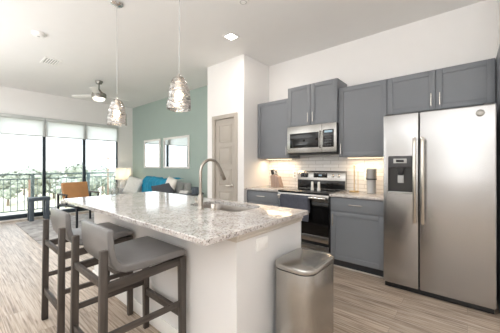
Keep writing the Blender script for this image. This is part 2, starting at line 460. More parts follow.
# pantry block with the greige door
PX0, PX1, PY = -3.58, -2.70, 3.04
DX0, DX1, DZ = -3.37, -2.905, 2.055
w = MB()
w.box(PX0, DX0 - .012, PY, YW - .002, 0, CEIL); w.box(DX1 + .012, PX1, PY, YW - .002, 0, CEIL)
w.box(DX0 - .012, DX1 + .012, PY, YW - .002, DZ + .012, CEIL)
struct('wall_pantry', w, M['wall'])
# window wall: strips around the big opening
WY0, WY1, WZ1 = -1.9, 3.29, 2.425
w = MB()
w.box(XL - .15, XL, WY1, YW, 0, CEIL); w.box(XL - .15, XL, YF, WY0, 0, CEIL); w.box(XL - .15, XL, WY0, WY1, WZ1, CEIL)
struct('wall_left', w, M['wall'])
# baseboards
def bb(name, x0, x1, y0, y1): struct(name, MB().box(x0, x1, y0, y1, 0.001, .105, .004), M['trim'])
bb('baseboard_living', XL + .001, PX0 - .001, YW - .016, YW - .001)
bb('baseboard_left', XL + .001, XL + .015, WY1 + .01, YW - .02)
bb('baseboard_pantry', DX1 + .075, PX1, PY - .015, PY - .001)
bb('baseboard_closet', PX0, DX0 - .075, PY - .015, PY - .001)
# tiled backsplash
struct('wall_backsplash', MB().box(PX1 + .001, -.66, YW - .012, YW - .001, .9, 1.40), M['tile'])

# pantry door
d = MB()
d.box(DX0, DX1, PY + .012, PY + .047, .008, DZ)
door = struct('door_1', d, M['door'])
for k in range(5):
    z0 = .16 + k * .375; z1 = z0 + .30
    p = MB()
    xa, xb = DX0 + .085, DX1 - .085
    p.box(xa, xb, PY + .004, PY + .016, z0, z0 + .012, .002); p.box(xa, xb, PY + .004, PY + .016, z1 - .012, z1, .002)
    p.box(xa, xa + .012, PY + .004, PY + .016, z0, z1, .002); p.box(xb - .012, xb, PY + .004, PY + .016, z0, z1, .002)
    p.box(xa + .035, xb - .035, PY + .006, PY + .016, z0 + .035, z1 - .035, .008)
    p.build('door_panel', M['door'], door)
f = MB()
f.box(DX0 - .068, DX0 - .002, PY - .02, PY + .05, 0.001, DZ + .07, .004); f.box(DX1 + .002, DX1 + .068, PY - .02, PY + .05, 0.001, DZ + .07, .004)
f.box(DX0 - .002, DX1 + .002, PY - .02, PY + .05, DZ + .004, DZ + .07, .004)
f.build('door_frame', M['door'], door)
h = MB(); hx = DX1 - .06
h.lathe([(.0, 0), (.026, 0), (.026, .01), (.012, .014), (.0, .014)], n=16)
bmesh.ops.transform(h.bm, matrix=Matrix.Translation((hx, PY + .012, .93)) @ Matrix.Rotation(R(90), 4, 'X'), verts=h.bm.verts[:])
h.tube([(hx, PY + .0, .93), (hx, PY - .035, .93), (hx - .02, PY - .045, .93), (hx - .11, PY - .045, .928)], .009, 8)
h.build('door_handle', M['nickel'], door)

# sliding glass panels
PB = [WY0, -1.05, -.183, .685, 1.553, 2.421, WY1]
for i, (a, b) in enumerate(zip(PB, PB[1:])):
    f = MB(); t = .032
    xa, xb = XL - .11, XL - .035
    f.box(xa, xb, a + .001, a + t, .03, 2.405, .004); f.box(xa, xb, b - t, b - .001, .03, 2.405, .004)
    f.box(xa, xb, a + t, b - t, .03, .125, .004); f.box(xa, xb, a + t, b - t, 2.34, 2.405, .004)
    fo = f.build('window_%d' % (i + 1), M['frame']); fo['kind'] = 'structure'
    MB().box(XL - .078, XL - .07, a + t - .005, b - t + .005, .12, 2.345).build('pane', M['glass'], fo)
f = MB(); f.box(XL - .15, XL + .01, WY0 + .002, WY1 - .002, 0.0005, .03, .003)
struct('trim_1', f, M['trim'])
# roller shades, one over each glass panel in view
shade_labels = ['half-drawn white roller shade on the leftmost glass panel', 'half-drawn white roller shade on the middle glass panel', 'half-drawn white roller shade on the glass panel beside the lamp corner']
for i, lab in zip((3, 4, 5), shade_labels):
    a, b = PB[i], PB[i + 1]
    if i == 5: b -= .02
    t = thing('roller_shade', (XL + .03, (a + b) / 2, 2.0), lab, 'window shade', 'roller shades on the sliding glass wall')
    MB().box(XL + .002, XL + .075, a + .003, b - .003, 2.345, 2.424, .006).build('fascia', M['fascia'], t)
    MB().box(XL + .038, XL + .041, a + .045, b - .045, 1.985, 2.35).build('shade_cloth', M['rollo'], t)
    MB().box(XL + .03, XL + .049, a + .04, b - .04, 1.962, 1.987, .004).build('hem_bar', M['fascia'], t)
    for yy in (a + .003, b - .043):
        MB().box(XL + .018, XL + .06, yy, yy + .04, 1.962, 2.346, .004).build('side_channel', M['fascia'], t)

# ------------------------------------------------------------------ balcony and the world beyond the glass
struct('balcony_floor', MB().box(-9.2, XL - .155, -3, 5, -.2, -.03), M['concrete'])
t = thing('balcony_railing', (-9.05, 1.2, -.03), 'grey green metal balcony railing with thin upright balusters outside the glass', 'railing')
MB().box(-9.08, -9.02, -2.6, 4.9, 1.005, 1.045, .004).build('top_rail', M['rail'], t)
MB().box(-9.07, -9.03, -2.6, 4.9, .885, .915, .004).build('middle_rail', M['rail'], t)
MB().box(-9.07, -9.03, -2.6, 4.9, .05, .08, .004).build('bottom_rail', M['rail'], t)
for yy in (-2.54, -1.19, .16, 1.51, 2.86, 4.21):
    MB().box(-9.085, -9.015, yy - .035, yy + .035, -.029, 1.005, .004).build('post', M['rail'], t)
yy = -1.1
while yy < 4.2:
    if min(abs(yy - p) for p in (-1.19, .16, 1.51, 2.86, 4.21)) > .06:
        MB().tube([(-9.05, yy, .078), (-9.05, yy, .887)], .0085, 6).build('baluster', M['rail'], t)
    yy += .1355
GZ = -6.0
struct('ground_outside', MB().box(-420, -9.6, -200, 260, GZ - .2, GZ), M['ground'])
struct('street_outside', MB().box(-39, -31, -200, 260, GZ - .05, GZ + .04), plain('pale_asphalt', srgb(176, 174, 172), .9, noise=.06))
def crown_mesh(seed, mat, R0=2.6, H=4.2, n=520):
    rnd = random.Random(seed); mb = MB()
    blobs = []
    for k in range(9):
        a = rnd.uniform(0, 6.28); rr = rnd.uniform(0, .55) * R0
        blobs.append((rr * math.cos(a), rr * math.sin(a), 2.2 + rnd.uniform(.1, .75) * H, rnd.uniform(.4, .62) * R0))
    for k in range(n):
        bx, by, bz, br = rnd.choice(blobs)
        v = Vector((rnd.gauss(0, 1), rnd.gauss(0, 1), rnd.gauss(0, 1))).normalized() * br * rnd.uniform(.72, 1.03)
        c = Vector((bx, by, bz)) + v; sz = rnd.uniform(.22, .42)
        nrm = (v.normalized() + Vector((rnd.uniform(-.6, .6), rnd.uniform(-.6, .6), rnd.uniform(-.6, .6)))).normalized()
        s1 = nrm.orthogonal().normalized(); s2 = nrm.cross(s1)
        vs = [mb.bm.verts.new(c + s1 * sz * math.cos(q) + s2 * sz * math.sin(q) + nrm * .05 * (-1) ** i) for i, q in enumerate((0, 1.2, 2.5, 3.7, 5.0))]
        mb.bm.faces.new(vs)
    for bx, by, bz, br in blobs: mb.sphere((bx, by, bz), br * .8, u=10, v=7)
    return mb
def trunk_mesh():
    return MB().tube([(0, 0, 0), (.05, .02, 1.2), (0, .05, 2.6), (.05, 0, 4.0)], [.2, .16, .14, .08], 8)
protos = []
for k, mt in enumerate(('leaf', 'leaf2', 'leaf')):
    t = thing('tree', (0, 0, GZ), '', 'tree', 'trees beyond the balcony', world=False)
    trunk_mesh().build('trunk', M['bark'], t); crown_mesh(k + 3, M[mt]).build('crown', M[mt], t, angle=180)
    protos.append(t)
used = set()
def place_tree(k, x, y, s, label, rz):
    o = protos[k] if k not in used else copy_tree(protos[k])
    used.add(k); o.location = (x, y, GZ + .001); o.scale = (s, s, s * random.uniform(.9, 1.05)); o.rotation_euler.z = rz; o['label'] = label
TREES = [  # pixel column, distance along the view, scale
    (8, 46, 1.0, 'hazy green tree seen through the leftmost glass panel beyond the street'),
    (24, 62, 1.15, 'pale tree behind the side table seen through the leftmost glass panel'),
    (36, 52, .95, 'bushy green tree just left of the first dark window mullion'),
    (54, 56, 1.05, 'grey green tree seen above the tan armchair, left of its middle'),
    (66, 44, .85, 'green tree behind the tan leather chair back'),
    (78, 70, 1.2, 'distant tree just left of the second dark window mullion'),
    (92, 50, .9, 'pale bushy tree just right of the second dark window mullion'),
    (103, 64, 1.1, 'distant green tree in the middle of the glass panel by the lamp'),
    (112, 48, .85, 'green tree beside the right jamb of the glass wall'),
    (-12, 58, 1.1, 'tree at the far left beyond the balcony'), (131, 58, 1.0, 'tree hidden behind the corner by the lamp')]
def ray(px):
    k = (px - 250) / 256.66; S, C = math.sin(R(40.257)), math.cos(R(40.257))
    return -S + k * C, C + k * S
for i, (px, dd, s, lab) in enumerate(TREES[:9]):
    dx, dy = ray(px); place_tree(i % 3, dx * dd, dy * dd, s, lab, i * 1.3)
for px, dd, hh, lab in ((108, 40, 9.2, 'tall wooden utility pole in the glass panel nearest the lamp'), (67, 75, 9.0, 'distant utility pole between the two dark mullions above the tan chair'), (29.5, 24, 5.9, 'reddish wooden pole behind the railing left of its post')):
    dx, dy = ray(px); x, y = dx * dd, dy * dd
    t = thing('utility_pole', (x, y, GZ), lab, 'pole', 'utility poles beyond the balcony')
    MB().tube([(x, y, GZ), (x, y, GZ + hh)], [.11, .08], 8).build('mast', M['pole'], t)
    if hh > 8:
        MB().box(x - .06, x + .06, y - 1.1, y + 1.1, GZ + hh - .9, GZ + hh - .76).build('crossarm', M['pole'], t)
        for q in (-.9, -.4, .4, .9):
            MB().tube([(x, y + q, GZ + hh - .76), (x, y + q, GZ + hh - .55)], .05, 6).build('insulator', M['lgrey'], t)
def house(px, dd, w, dp, hh, lab):
    dx, dy = ray(px); x, y = dx * dd, dy * dd
    t = thing('house', (x, y, GZ), lab, 'house', 'low houses beyond the street')
    MB().box(x - dp / 2, x + dp / 2, y - w / 2, y + w / 2, GZ + .001, GZ + hh).build('wall', M['stucco'], t)
    MB().prism([(x - dp / 2 - .4, GZ + hh), (x + dp / 2 + .4, GZ + hh), (x, GZ + hh + 1.9)], y - w / 2 - .4, y + w / 2 + .4, 'y').build('roof', M['roof'], t)
    for k in (-.28, 0.05, .3):
        MB().box(x + dp / 2 - .02, x + dp / 2 + .05, y + k * w - .6, y + k * w + .6, GZ + 1.0, GZ + 2.3).build('window', M['frame'], t)
house(14, 78, 16, 9, 3.2, 'low pale house far behind the leftmost glass panel')
house(73, 118, 18, 9, 3.4, 'low pale house far behind the tan armchair')
house(100, 82, 15, 9, 3.2, 'low pale house far behind the glass panel by the lamp')
# a parked car by the street
dx, dy = ray(3); x, y = dx * 27, dy * 27
t = thing('parked_car', (x, y, GZ), 'blue grey car parked outside below the railing at far left', 'car')
body = [(-2.2, .35), (2.2, .35), (2.2, .85), (1.5, .95), (.9, 1.42), (-1.1, 1.45), (-1.8, 1.0), (-2.2, .9)]
MB().prism([(y + a, GZ + b) for a, b in body], x - .85, x + .85, 'x', .08).build('body', M['carp'], t)
for a in (-1.35, 1.35):
    for q in (-.8, .62):
        MB().tube([(x + q, y + a, GZ + .34), (x + q + .18, y + a, GZ + .34)], .335, 16).build('wheel', M['blackp'], t)

# ------------------------------------------------------------------ kitchen run
YC = 3.07      # counter front edge
YU = 3.38      # upper cabinet fronts
def pull(parent, x, z, y, L, vertical=True, mat=None):
    mb = MB(); o = .028
    if vertical:
        mb.tube([(x, y - o, z - L / 2), (x, y - o, z + L / 2)], .0055, 8)
        for q in (-1, 1): mb.tube([(x, y, z + q * L * .36), (x, y - o, z + q * L * .36)], .0045, 6)
    else:
        mb.tube([(x - L / 2, y - o, z), (x + L / 2, y - o, z)], .0055, 8)
        for q in (-1, 1): mb.tube([(x + q * L * .36, y, z), (x + q * L * .36, y - o, z)], .0045, 6)
    return mb.build('handle', mat or M['nickel'], parent)
def shaker(parent, name, x0, x1, z0, z1, y, st=.058, flat=False):
    """a cabinet front facing the room: y is its face"""
    mb = MB()
    if flat: mb.box(x0, x1, y, y + .02, z0, z1, .002)
    else:
        mb.box(x0 + st - .004, x1 - st + .004, y + .009, y + .02, z0 + st - .004, z1 - st + .004)
        mb.box(x0, x0 + st, y, y + .02, z0, z1, .002); mb.box(x1 - st, x1, y, y + .02, z0, z1, .002)
        mb.box(x0 + st, x1 - st, y, y + .02, z0, z0 + st, .002); mb.box(x0 + st, x1 - st, y, y + .02, z1 - st, z1, .002)
    return mb.build(name, M['cab'], parent)
def upper(name, x0, x1, z0, z1, y, label, doors, group='wall cabinets along the kitchen wall'):
    t = thing(name, ((x0 + x1) / 2, (y + YW) / 2, z0), label, 'cabinet', group)
    MB().box(x0 + .001, x1 - .001, y + .021, YW - .014, z0, z1, .001).build('body', M['cab'], t)
    n = len(doors)
    for k, hs in enumerate(doors):
        a = x0 + (x1 - x0) * k / n + .0025; b = x0 + (x1 - x0) * (k + 1) / n - .0025
        dr = shaker(t, 'door', a, b, z0 + .003, z1 - .003, y)
        if hs: pull(dr, a + .035 if hs == 'l' else b - .035, z0 + .11, y, .13)
    return t
upper('wall_cabinet', PX1 + .003, -2.078, 1.38, 2.30, YU, 'grey wall cabinet above the knife block, left of the microwave', ['r'])
upper('wall_cabinet', -1.312, -.73, 1.38, 2.30, YU, 'grey wall cabinet between the microwave and the fridge top cabinet', ['l'])
upper('wall_cabinet', -2.076, -1.314, 1.842, 2.43, 3.335, 'taller raised two-door grey cabinet directly above the microwave', ['r', 'l'])
upper('wall_cabinet', -.728, .208, 1.865, 2.30, YU, 'wide two-door grey cabinet above the refrigerator', ['r', 'l'])
tag(MB().box(.212, .234, 3.022, YW - .002, 0.001, 2.31, .001).build('refrigerator_surround', M['cab'], loc=(.223, 3.37, 0.001)), 'tall narrow grey panel at right side of the refrigerator', 'panel')

def base_cab(x0, x1, label, kind):
    t = thing('base_cabinet', ((x0 + x1) / 2, 3.4, 0), label, 'cabinet', 'base cabinets along the kitchen wall')
    MB().box(x0 + .001, x1 - .001, YC + .05, YW - .014, .105, .883).build('body', M['cab'], t)
    MB().box(x0 + .001, x1 - .001, YC + .10, YC + .115, .001, .104).build('toe_kick', M['toe'], t)
    MB().box(x0 + .001, x1 - .001, YC + .085, YC + .099, .001, .016, .003).build('shoe_trim', M['mould'], t)
    y = YC + .03
    dr = shaker(t, 'drawer', x0 + .004, x1 - .004, .71, .872, y, flat=True); pull(dr, (x0 + x1) / 2, .80, y, .15, False)
    if kind == 'door':
        q = shaker(t, 'door', x0 + .004, x1 - .004, .11, .702, y); pull(q, x0 + .04, .60, y, .15)
    else:
        q = shaker(t, 'door', x0 + .004, x1 - .004, .11, .702, y); pull(q, x1 - .04, .60, y, .15)
base_cab(PX1 + .004, -2.081, 'grey base cabinet below the knife block, left of the range', 'doorr')
base_cab(-1.309, -.69, 'grey base cabinet with drawer between the range and the fridge', 'door')
for x0, x1, lab in ((PX1 + .003, -2.080, 'light stone counter left of the range, under the knife block'), (-1.310, -.686, 'light stone counter between the range and the fridge')):
    tag(MB().box(x0, x1, YC, YW - .013, .884, .914, .004).build('countertop', M['granite'], loc=((x0 + x1) / 2, 3.4, .884)), lab, 'countertop', 'wall counters beside the range')
# LED strips under the wall cabinets
for xc, L, lab in ((-2.39, .5, 'slim warm light strip under the cabinet above the knife block'), (-1.02, .48, 'slim warm light strip under the cabinet beside the fridge')):
    t = thing('under_cabinet_light', (xc, 3.56, 1.365), lab, 'light', 'light strips under the wall cabinets')
    MB().box(xc - L / 2, xc + L / 2, 3.545, 3.58, 1.368, 1.3795, .002).build('housing', M['white'], t)
    MB().box(xc - L / 2 + .01, xc + L / 2 - .01, 3.55, 3.575, 1.365, 1.3685).build('lens', M['ledw'], t)
    area('strip_glow', (0, 0, -.008), (0, 0, 0), L - .04, .03, 2.6, (1, .76, .50), parent=t)

# refrigerator
FX0, FX1, FYF, FT, FG = -.676, .187, 2.97, 1.79, -.359
t = thing('refrigerator', ((FX0 + FX1) / 2, 3.33, 0), 'stainless side-by-side refrigerator with water dispenser', 'refrigerator')
MB().box(FX0 + .006, FX1 - .006, FYF + .085, YW - .02, .03, FT - .02, .004).build('body', plain('fridge_case_grey', srgb(120, 120, 122), .45), t)
def fdoor(x0, x1, hole=None):
    mb = MB(); z0, z1 = .055, FT
    if not hole: mb.box(x0, x1, FYF, FYF + .078, z0, z1, .010, 3)
    else:
        hx0, hx1, hz0, hz1 = hole
        mb.box(x0, hx0, FYF, FYF + .078, z0, z1, .010, 3); mb.box(hx1, x1, FYF, FYF + .078, z0, z1, .010, 3)
        mb = MB()
        outer = [(x0 + .0, z0), (x1, z0), (x1, z1), (x0, z1)]
        inner = rrect(hx0, hx1, hz0, hz1, .012, 3)
        bm = mb.bm
        def ringpts(y, pts): return [bm.verts.new((a, y, b)) for a, b in pts]
        b_ = .010
        oin = [(x0 + b_, z0 + b_), (x1 - b_, z0 + b_), (x1 - b_, z1 - b_), (x0 + b_, z1 - b_)]
        A = ringpts(FYF, oin); Bq = ringpts(FYF + b_ * .35, [(x0 + b_ * .3, z0 + b_ * .3), (x1 - b_ * .3, z0 + b_ * .3), (x1 - b_ * .3, z1 - b_ * .3), (x0 + b_ * .3, z1 - b_ * .3)])
        Cq = ringpts(FYF + b_, outer); Dq = ringpts(FYF + .078, outer)
        for P, Q in ((A, Bq), (Bq, Cq), (Cq, Dq)):
            for i in range(4): bm.faces.new((P[i], P[(i + 1) % 4], Q[(i + 1) % 4], Q[i]))
        bm.faces.new(Dq)
        I = ringpts(FYF, inner); J = ringpts(FYF + .06, inner)
        for i in range(len(I)): bm.faces.new((I[i], I[(i + 1) % len(I)], J[(i + 1) % len(I)], J[i]))
        es = [bm.edges.get((A[i], A[(i + 1) % 4])) for i in range(4)] + [bm.edges.get((I[i], I[(i + 1) % len(I)])) for i in range(len(I))]
        bmesh.ops.triangle_fill(bm, edges=es, use_beauty=True)
    return mb.build('door', M['steelf'], t, angle=30)
DH = (-.63, -.412, .985, 1.365)
dl = fdoor(FX0, FG - .004, DH); dr = fdoor(FG + .004, FX1)
for o, x in ((dl, -.392), (dr, -.326)):
    mb = MB(); y = FYF - .045
    mb.tube([(x, FYF + .002, 1.525), (x, y + .012, 1.53), (x, y, 1.50), (x, y, 1.2), (x, y, .75), (x, y + .012, .715), (x, FYF + .002, .72)], .0145, 10, flat=1.1)
    mb.build('handle', M['nickel'], o)
# dispenser
mb = MB(); x0, x1, z0, z1 = DH
mb.box(x0 + .001, x1 - .001, FYF + .052, FYF + .059, z0 + .001, z1 - .001)
dp = mb.build('dispenser', M['recess'], dl)
MB().box(x0 + .002, x1 - .002, FYF - .004, FYF + .052, 1.25, z1 - .003, .004).build('control_panel', M['dgrey'], dp)
MB().box(x0 + .05, x1 - .05, FYF - .006, FYF - .003, 1.292, 1.338, .002).build('display', M['lgrey'], dp)
MB().box(x0 + .075, x1 - .075, FYF - .008, FYF - .005, 1.303, 1.327, .001).build('screen', M['black'], dp)
MB().prism([(x0 + .075, 1.25), (x1 - .075, 1.25), (x1 - .088, 1.17), (x0 + .088, 1.17)], FYF + .015, FYF + .045, 'y', .004).build('spout', M['blackp'], dp)
MB().box(x0 + .082, x1 - .082, FYF + .03, FYF + .042, 1.09, 1.175, .004).build('paddle', M['lgrey'], dp)
MB().box(x0 + .004, x1 - .004, FYF - .006, FYF + .05, z0 + .002, z0 + .016, .003).build('drip_tray', M['lgrey'], dp)
mb = MB(); mb.lathe([(0, 0), (.026, 0), (.029, .003), (.029, .008), (.023, .011), (0, .012)], n=24)
bmesh.ops.transform(mb.bm, matrix=Matrix.Translation((.085, FYF + .001, 1.722)) @ Matrix.Rotation(R(90), 4, 'X'), verts=mb.bm.verts[:])
mb.build('emblem', M['fannickel'], dr)
MB().box(FX0 + .01, FX1 - .01, FYF + .03, FYF + .08, .004, .052, .003).build('kick_grille', M['blackp'], t)
for x in (FX0 + .05, FX1 - .05):
    MB().box(x - .035, x + .035, FYF + .03, FYF + .13, FT + .001, FT + .018, .004).build('hinge_cover', M['dgrey'], t)
    MB().tube([(x, FYF + .05, .0005), (x, FYF + .05, .03)], .016, 10).build('foot', M['dgrey'], t)

# microwave
MX0, MX1, MYF, MZ0, MZ1 = -2.074, -1.316, 3.315, 1.437, 1.84
t = thing('microwave', ((MX0 + MX1) / 2, 3.5, MZ0), 'stainless over-the-range microwave with black window under the raised cabinet', 'microwave')
MB().box(MX0, MX1, MYF + .03, YW - .015, MZ0, MZ1, .003).build('body', M['blackp'], t)
xs = MX1 - .205
MB().box(MX0, xs - .001, MYF, MYF + .03, MZ0 + .012, MZ1, .005).build('door', M['steel'], t)
md = t.children[-1]
MB().box(MX0 + .05, xs - .045, MYF - .004, MYF + .001, MZ0 + .085, MZ1 - .105, .004).build('window', M['black'], md)
MB().tube([(xs - .018, MYF + .001, MZ1 - .10), (xs - .018, MYF - .028, MZ1 - .10), (xs - .018, MYF - .028, MZ0 + .08), (xs - .018, MYF + .001, MZ0 + .08)], .0095, 8).build('handle', M['nickel'], md)
MB().box(xs + .001, MX1, MYF, MYF + .03, MZ0 + .012, MZ1, .005).build('control_panel', M['steel'], t)
mc = t.children[-1]
MB().box(xs + .018, MX1 - .035, MYF - .004, MYF + .001, MZ0 + .08, MZ1 - .085, .003).build('keypad', M['black'], mc)
MB().box(xs + .04, MX1 - .055, MYF - .006, MYF - .003, MZ1 - .125, MZ1 - .10, .001).build('display', M['disp'], mc)
for r_ in range(4):
    for c_ in range(3):
        x = xs + .045 + c_ * .034; z = MZ0 + .105 + r_ * .034
        MB().box(x, x + .022, MYF - .0055, MYF - .0035, z, z + .014, .001).build('button', M['dgrey'], mc)
MB().box(MX0 + .02, MX1 - .02, MYF + .03, MYF + .28, MZ0 - .012, MZ0 - .0005, .003).build('vent_grille', M['blackp'], t)

# range
RX0, RX1 = -2.076, -1.314
t = thing('range', ((RX0 + RX1) / 2, 3.4, 0), 'stainless and black electric range with backguard knobs, between the grey base cabinets', 'stove')
MB().box(RX0, RX1, YC + .04, YW - .016, .03, .895, .003).build('body', M['blackp'], t)
MB().box(RX0, RX1, YC - .005, 3.635, .897, .921, .006).build('cooktop', M['black'], t)
ct = t.children[-1]
for (x, y, r_) in ((-1.9, 3.2, .10), (-1.5, 3.2, .085), (-1.9, 3.46, .075), (-1.5, 3.46, .10)):
    MB().lathe([(r_ - .003, .0213), (r_, .0217), (r_ + .003, .0213)], (x, y, .9), 32).build('burner_ring', M['dgrey'], ct)
bgm = MB().prism([(3.637, .897), (YW - .016, .897), (YW - .016, 1.185), (3.662, 1.185), (3.648, 1.17), (3.637, 1.05)], RX0, RX1, 'x', .003).build('backguard', M['steel'], t)
MB().box(RX0 + .004, RX1 - .004, 3.630, 3.638, .922, 1.045, .002).build('glass_panel', M['black'], bgm)
def gz(z): return 3.637 + (z - 1.05) / .12 * .011
for x0, x1 in ((-2.05, -1.90), (-1.80, -1.585)):
    MB().box(x0 if x0 > -2 else x0 + .03, x1, 3.632, 3.646, 1.085, 1.15, .002).build('clock_panel' if x0 > -2 else 'switch_panel', M['black'], bgm)
MB().box(-1.715, -1.665, 3.630, 3.633, 1.11, 1.13).build('display', M['disp'], bgm)
for x in (-1.50, -1.415, -1.995, -1.935):
    mb = MB(); mb.lathe([(0, 0), (.021, 0), (.019, .022), (.016, .026), (0, .026)], n=16)
    bmesh.ops.transform(mb.bm, matrix=Matrix.Translation((x, 3.641, 1.118)) @ Matrix.Rotation(R(90), 4, 'X'), verts=mb.bm.verts[:])
    mb.build('knob', M['nickel'] if x > -1.6 else M['dgrey'], bgm)
MB().box(RX0 + .006, RX1 - .006, YC, YC + .035, .365, .80, .003).build('oven_glass', M['black'], t)
MB().box(RX0 + .006, RX1 - .006, YC, YC + .035, .801, .89, .004).build('door_top', M['steel'], t)
dt = t.children[-1]
mb = MB(); mb.tube([(RX0 + .035, YC - .05, .852), (RX1 - .02, YC - .05, .852)], .015, 10)
for x in (RX0 + .07, RX1 - .06): mb.tube([(x, YC + .001, .852), (x, YC - .05, .852)], .011, 8)
mb.build('handle', M['nickel'], dt)
MB().box(RX0 + .006, RX1 - .006, YC, YC + .035, .283, .364, .004).build('door_bottom', M['steel'], t)
MB().box(RX0 + .006, RX1 - .006, YC + .002, YC + .035, .06, .246, .004).build('storage_drawer', M['steel'], t)
for x in (RX0 + .05, RX1 - .05):
    MB().tube([(x, YC + .1, .0005), (x, YC + .1, .031)], .018, 8).build('foot', M['blackp'], t)
# towel over the oven handle
def towel(u, v):
    x = -1.985 + .425 * u + .006 * math.sin(v * 9)
    L = .31 + .03 + .20; s_ = v * L
    if s_ < .31: y, z = YC - .071, .855 - .31 + s_
    elif s_ < .34:
        a = (s_ - .31) / .03 * math.pi; y, z = YC - .05 - .021 * math.cos(a), .855 + .019 * math.sin(a)
    else: y, z = YC - .029, .855 - (s_ - .34)
    sag = .006 * math.sin(u * 14) * min(1, abs(.855 - z) * 6)
    return (x, y + (sag if s_ < .32 else 0) - (.004 if s_ < .31 else 0), z)
tw = MB().grid(towel, 24, 30, .004)
tag(tw.build('dish_towel', M['towel'], loc=(-1.77, YC - .05, .55)), 'charcoal dish towel folded over the oven door handle', 'towel')
# shakers on the cooktop
for x, lab in ((-1.675, 'white shaker on the black cooktop, left of the pair'), (-1.575, 'white shaker on the black cooktop, right of the pair')):
    t = thing('salt_shaker', (x, 3.34, .9215), lab, 'shaker', 'shakers on the cooktop')
    MB().lathe([(0, .0), (.021, .0), (.022, .006), (.0165, .05), (.018, .085), (.0165, .098), (0, .098)], (x, 3.34, .9215), 20).build('body', M['shaker'], t)
    MB().lathe([(.0168, .098), (.0175, .103), (.014, .116), (0, .12)], (x, 3.34, .9215), 20).build('cap', M['shaker'], t)

# knife block
kx, ky = -2.385, 3.50
t = thing('knife_block', (kx, ky, .9145), 'wooden knife block with black handled knives on the left wall counter', 'knife block')
MB().prism([(kx - .085, .9145), (kx + .10, .9145), (kx + .045, 1.085), (kx - .03, 1.125), (kx - .095, 1.10)], ky - .055, ky + .055, 'y', .005).build('block', M['kwood'], t)
for a, b, yy, L in ((-.062, 1.105, -.03, .10), (-.06, 1.105, .005, .11), (-.055, 1.105, .035, .10), (-.012, 1.112, -.02, .085), (-.008, 1.11, .02, .085), (.022, 1.092, 0, .07)):
    p = Vector((kx + a, ky + yy, b - .012)); q = p + Vector((-.30, 0, 1)).normalized() * L
    k = MB().bar(p, q, .024, .016, .028, .02, .004).build('knife', M['blackp'] if a < -.056 else M['nickel'], t)
    MB().bar(q, q + (q - p).normalized() * .006, .029, .021, bev=.002).build('end_cap', M['nickel'], k)
# two-tier canister
cx, cy = -.94, 3.52
t = thing('canister', (cx, cy, .9145), 'grey metal two-tier canister on the counter beside the fridge', 'canister')
MB().lathe([(0, 0), (.056, 0), (.058, .006), (.055, .01), (.055, .165), (.05, .17), (0, .17)], (cx, cy, .9145), 32).build('body', M['lgrey'], t)
MB().lathe([(0, .170), (.062, .170), (.064, .178), (.062, .187), (0, .187)], (cx, cy, .9145), 32).build('collar', M['dgrey'], t)
MB().lathe([(0, .187), (.060, .187), (.060, .295), (.057, .299), (0, .299)], (cx, cy, .9145), 32).build('upper_drum', M['drum'], t)
MB().lathe([(0, .299), (.061, .299), (.061, .313), (.05, .318), (0, .319)], (cx, cy, .9145), 32).build('lid', M['lgrey'], t)
# brass towel holder
hx_, hy_ = -1.165, 3.55
t = thing('paper_towel_holder', (hx_, hy_, .9145), 'slim brass paper towel holder without a roll, beside the range', 'towel holder')
MB().lathe([(0, 0), (.062, 0), (.064, .004), (.06, .014), (0, .016)], (hx_, hy_, .9145), 28).build('base', M['brass'], t)
MB().tube([(hx_, hy_, .93), (hx_, hy_, 1.255)], .006, 10).build('rod', M['brass'], t)
MB().sphere((hx_, hy_, 1.262), .012).build('knob', M['brass'], t)
MB().tube([(hx_ + .05, hy_, .928), (hx_ + .05, hy_, 1.19)], .0035, 8).build('side_rod', M['brass'], t)
def plate(x, z, lab):
    t = thing('wall_outlet', (x, YW - .0125, z), lab, 'outlet', 'outlets on the tiled backsplash')
    MB().box(x - .036, x + .036, YW - .018, YW - .0125, z - .058, z + .058, .002).build('cover_plate', M['white'], t)
    for q in (-.024, .024):
        MB().box(x - .016, x + .016, YW - .0195, YW - .0178, z + q - .016, z + q + .016, .002).build('socket', M['lgrey'], t)
plate(-1.045, 1.12, 'white outlet on the backsplash left of the grey canister')
plate(-2.17, 1.12, 'white outlet on the backsplash right of the knife block')

# ------------------------------------------------------------------ island
IX0, IX1, IY0, IY1, IZ = -3.293, -.958, .80, 1.855, .914
BX0, BX1, BY0, BY1 = -3.18, -1.0, 1.063, 1.80
t = thing('kitchen_island', ((BX0 + BX1) / 2, 1.43, 0), 'white panelled island base beneath the granite worktop', 'kitchen island')
mb = MB(); zt = .882
mb.box(BX0, BX1, BY0, BY0 + .1, .001, zt); mb.box(BX1 - .03, BX1, BY0 + .1, BY1, .001, zt); mb.box(BX0, BX0 + .03, BY0 + .1, BY1, .001, zt)
mb.box(BX0 + .03, BX1 - .03, BY1 - .02, BY1 - .002, .1, zt); mb.box(BX0 + .03, BX1 - .03, BY0 + .1, BY1 - .02, .001, .12)
mb.build('body', M['island'], t)
mb = MB()
def band(e, z0, z1):
    mb.box(BX0 - e, BX1 + e, BY0 - e, BY0 - .0005, z0, z1, .003); mb.box(BX1 + .0005, BX1 + e, BY0 - .0005, BY1, z0, z1, .003); mb.box(BX0 - e, BX0 - .0005, BY0 - .0005, BY1, z0, z1, .003)
band(.012, .835, .857); band(.022, .857, .883)
mb.build('moulding', M['mould'], t)
mb = MB(); mb.box(BX0 - .014, BX1 + .014, BY0 - .014, BY0 - .0005, .001, .105, .004); mb.box(BX1 + .0005, BX1 + .014, BY0, BY1, .001, .105, .004); mb.box(BX0 - .014, BX0 - .0005, BY0, BY1, .001, .105, .004)
mb.build('baseboard', M['trim'], t)
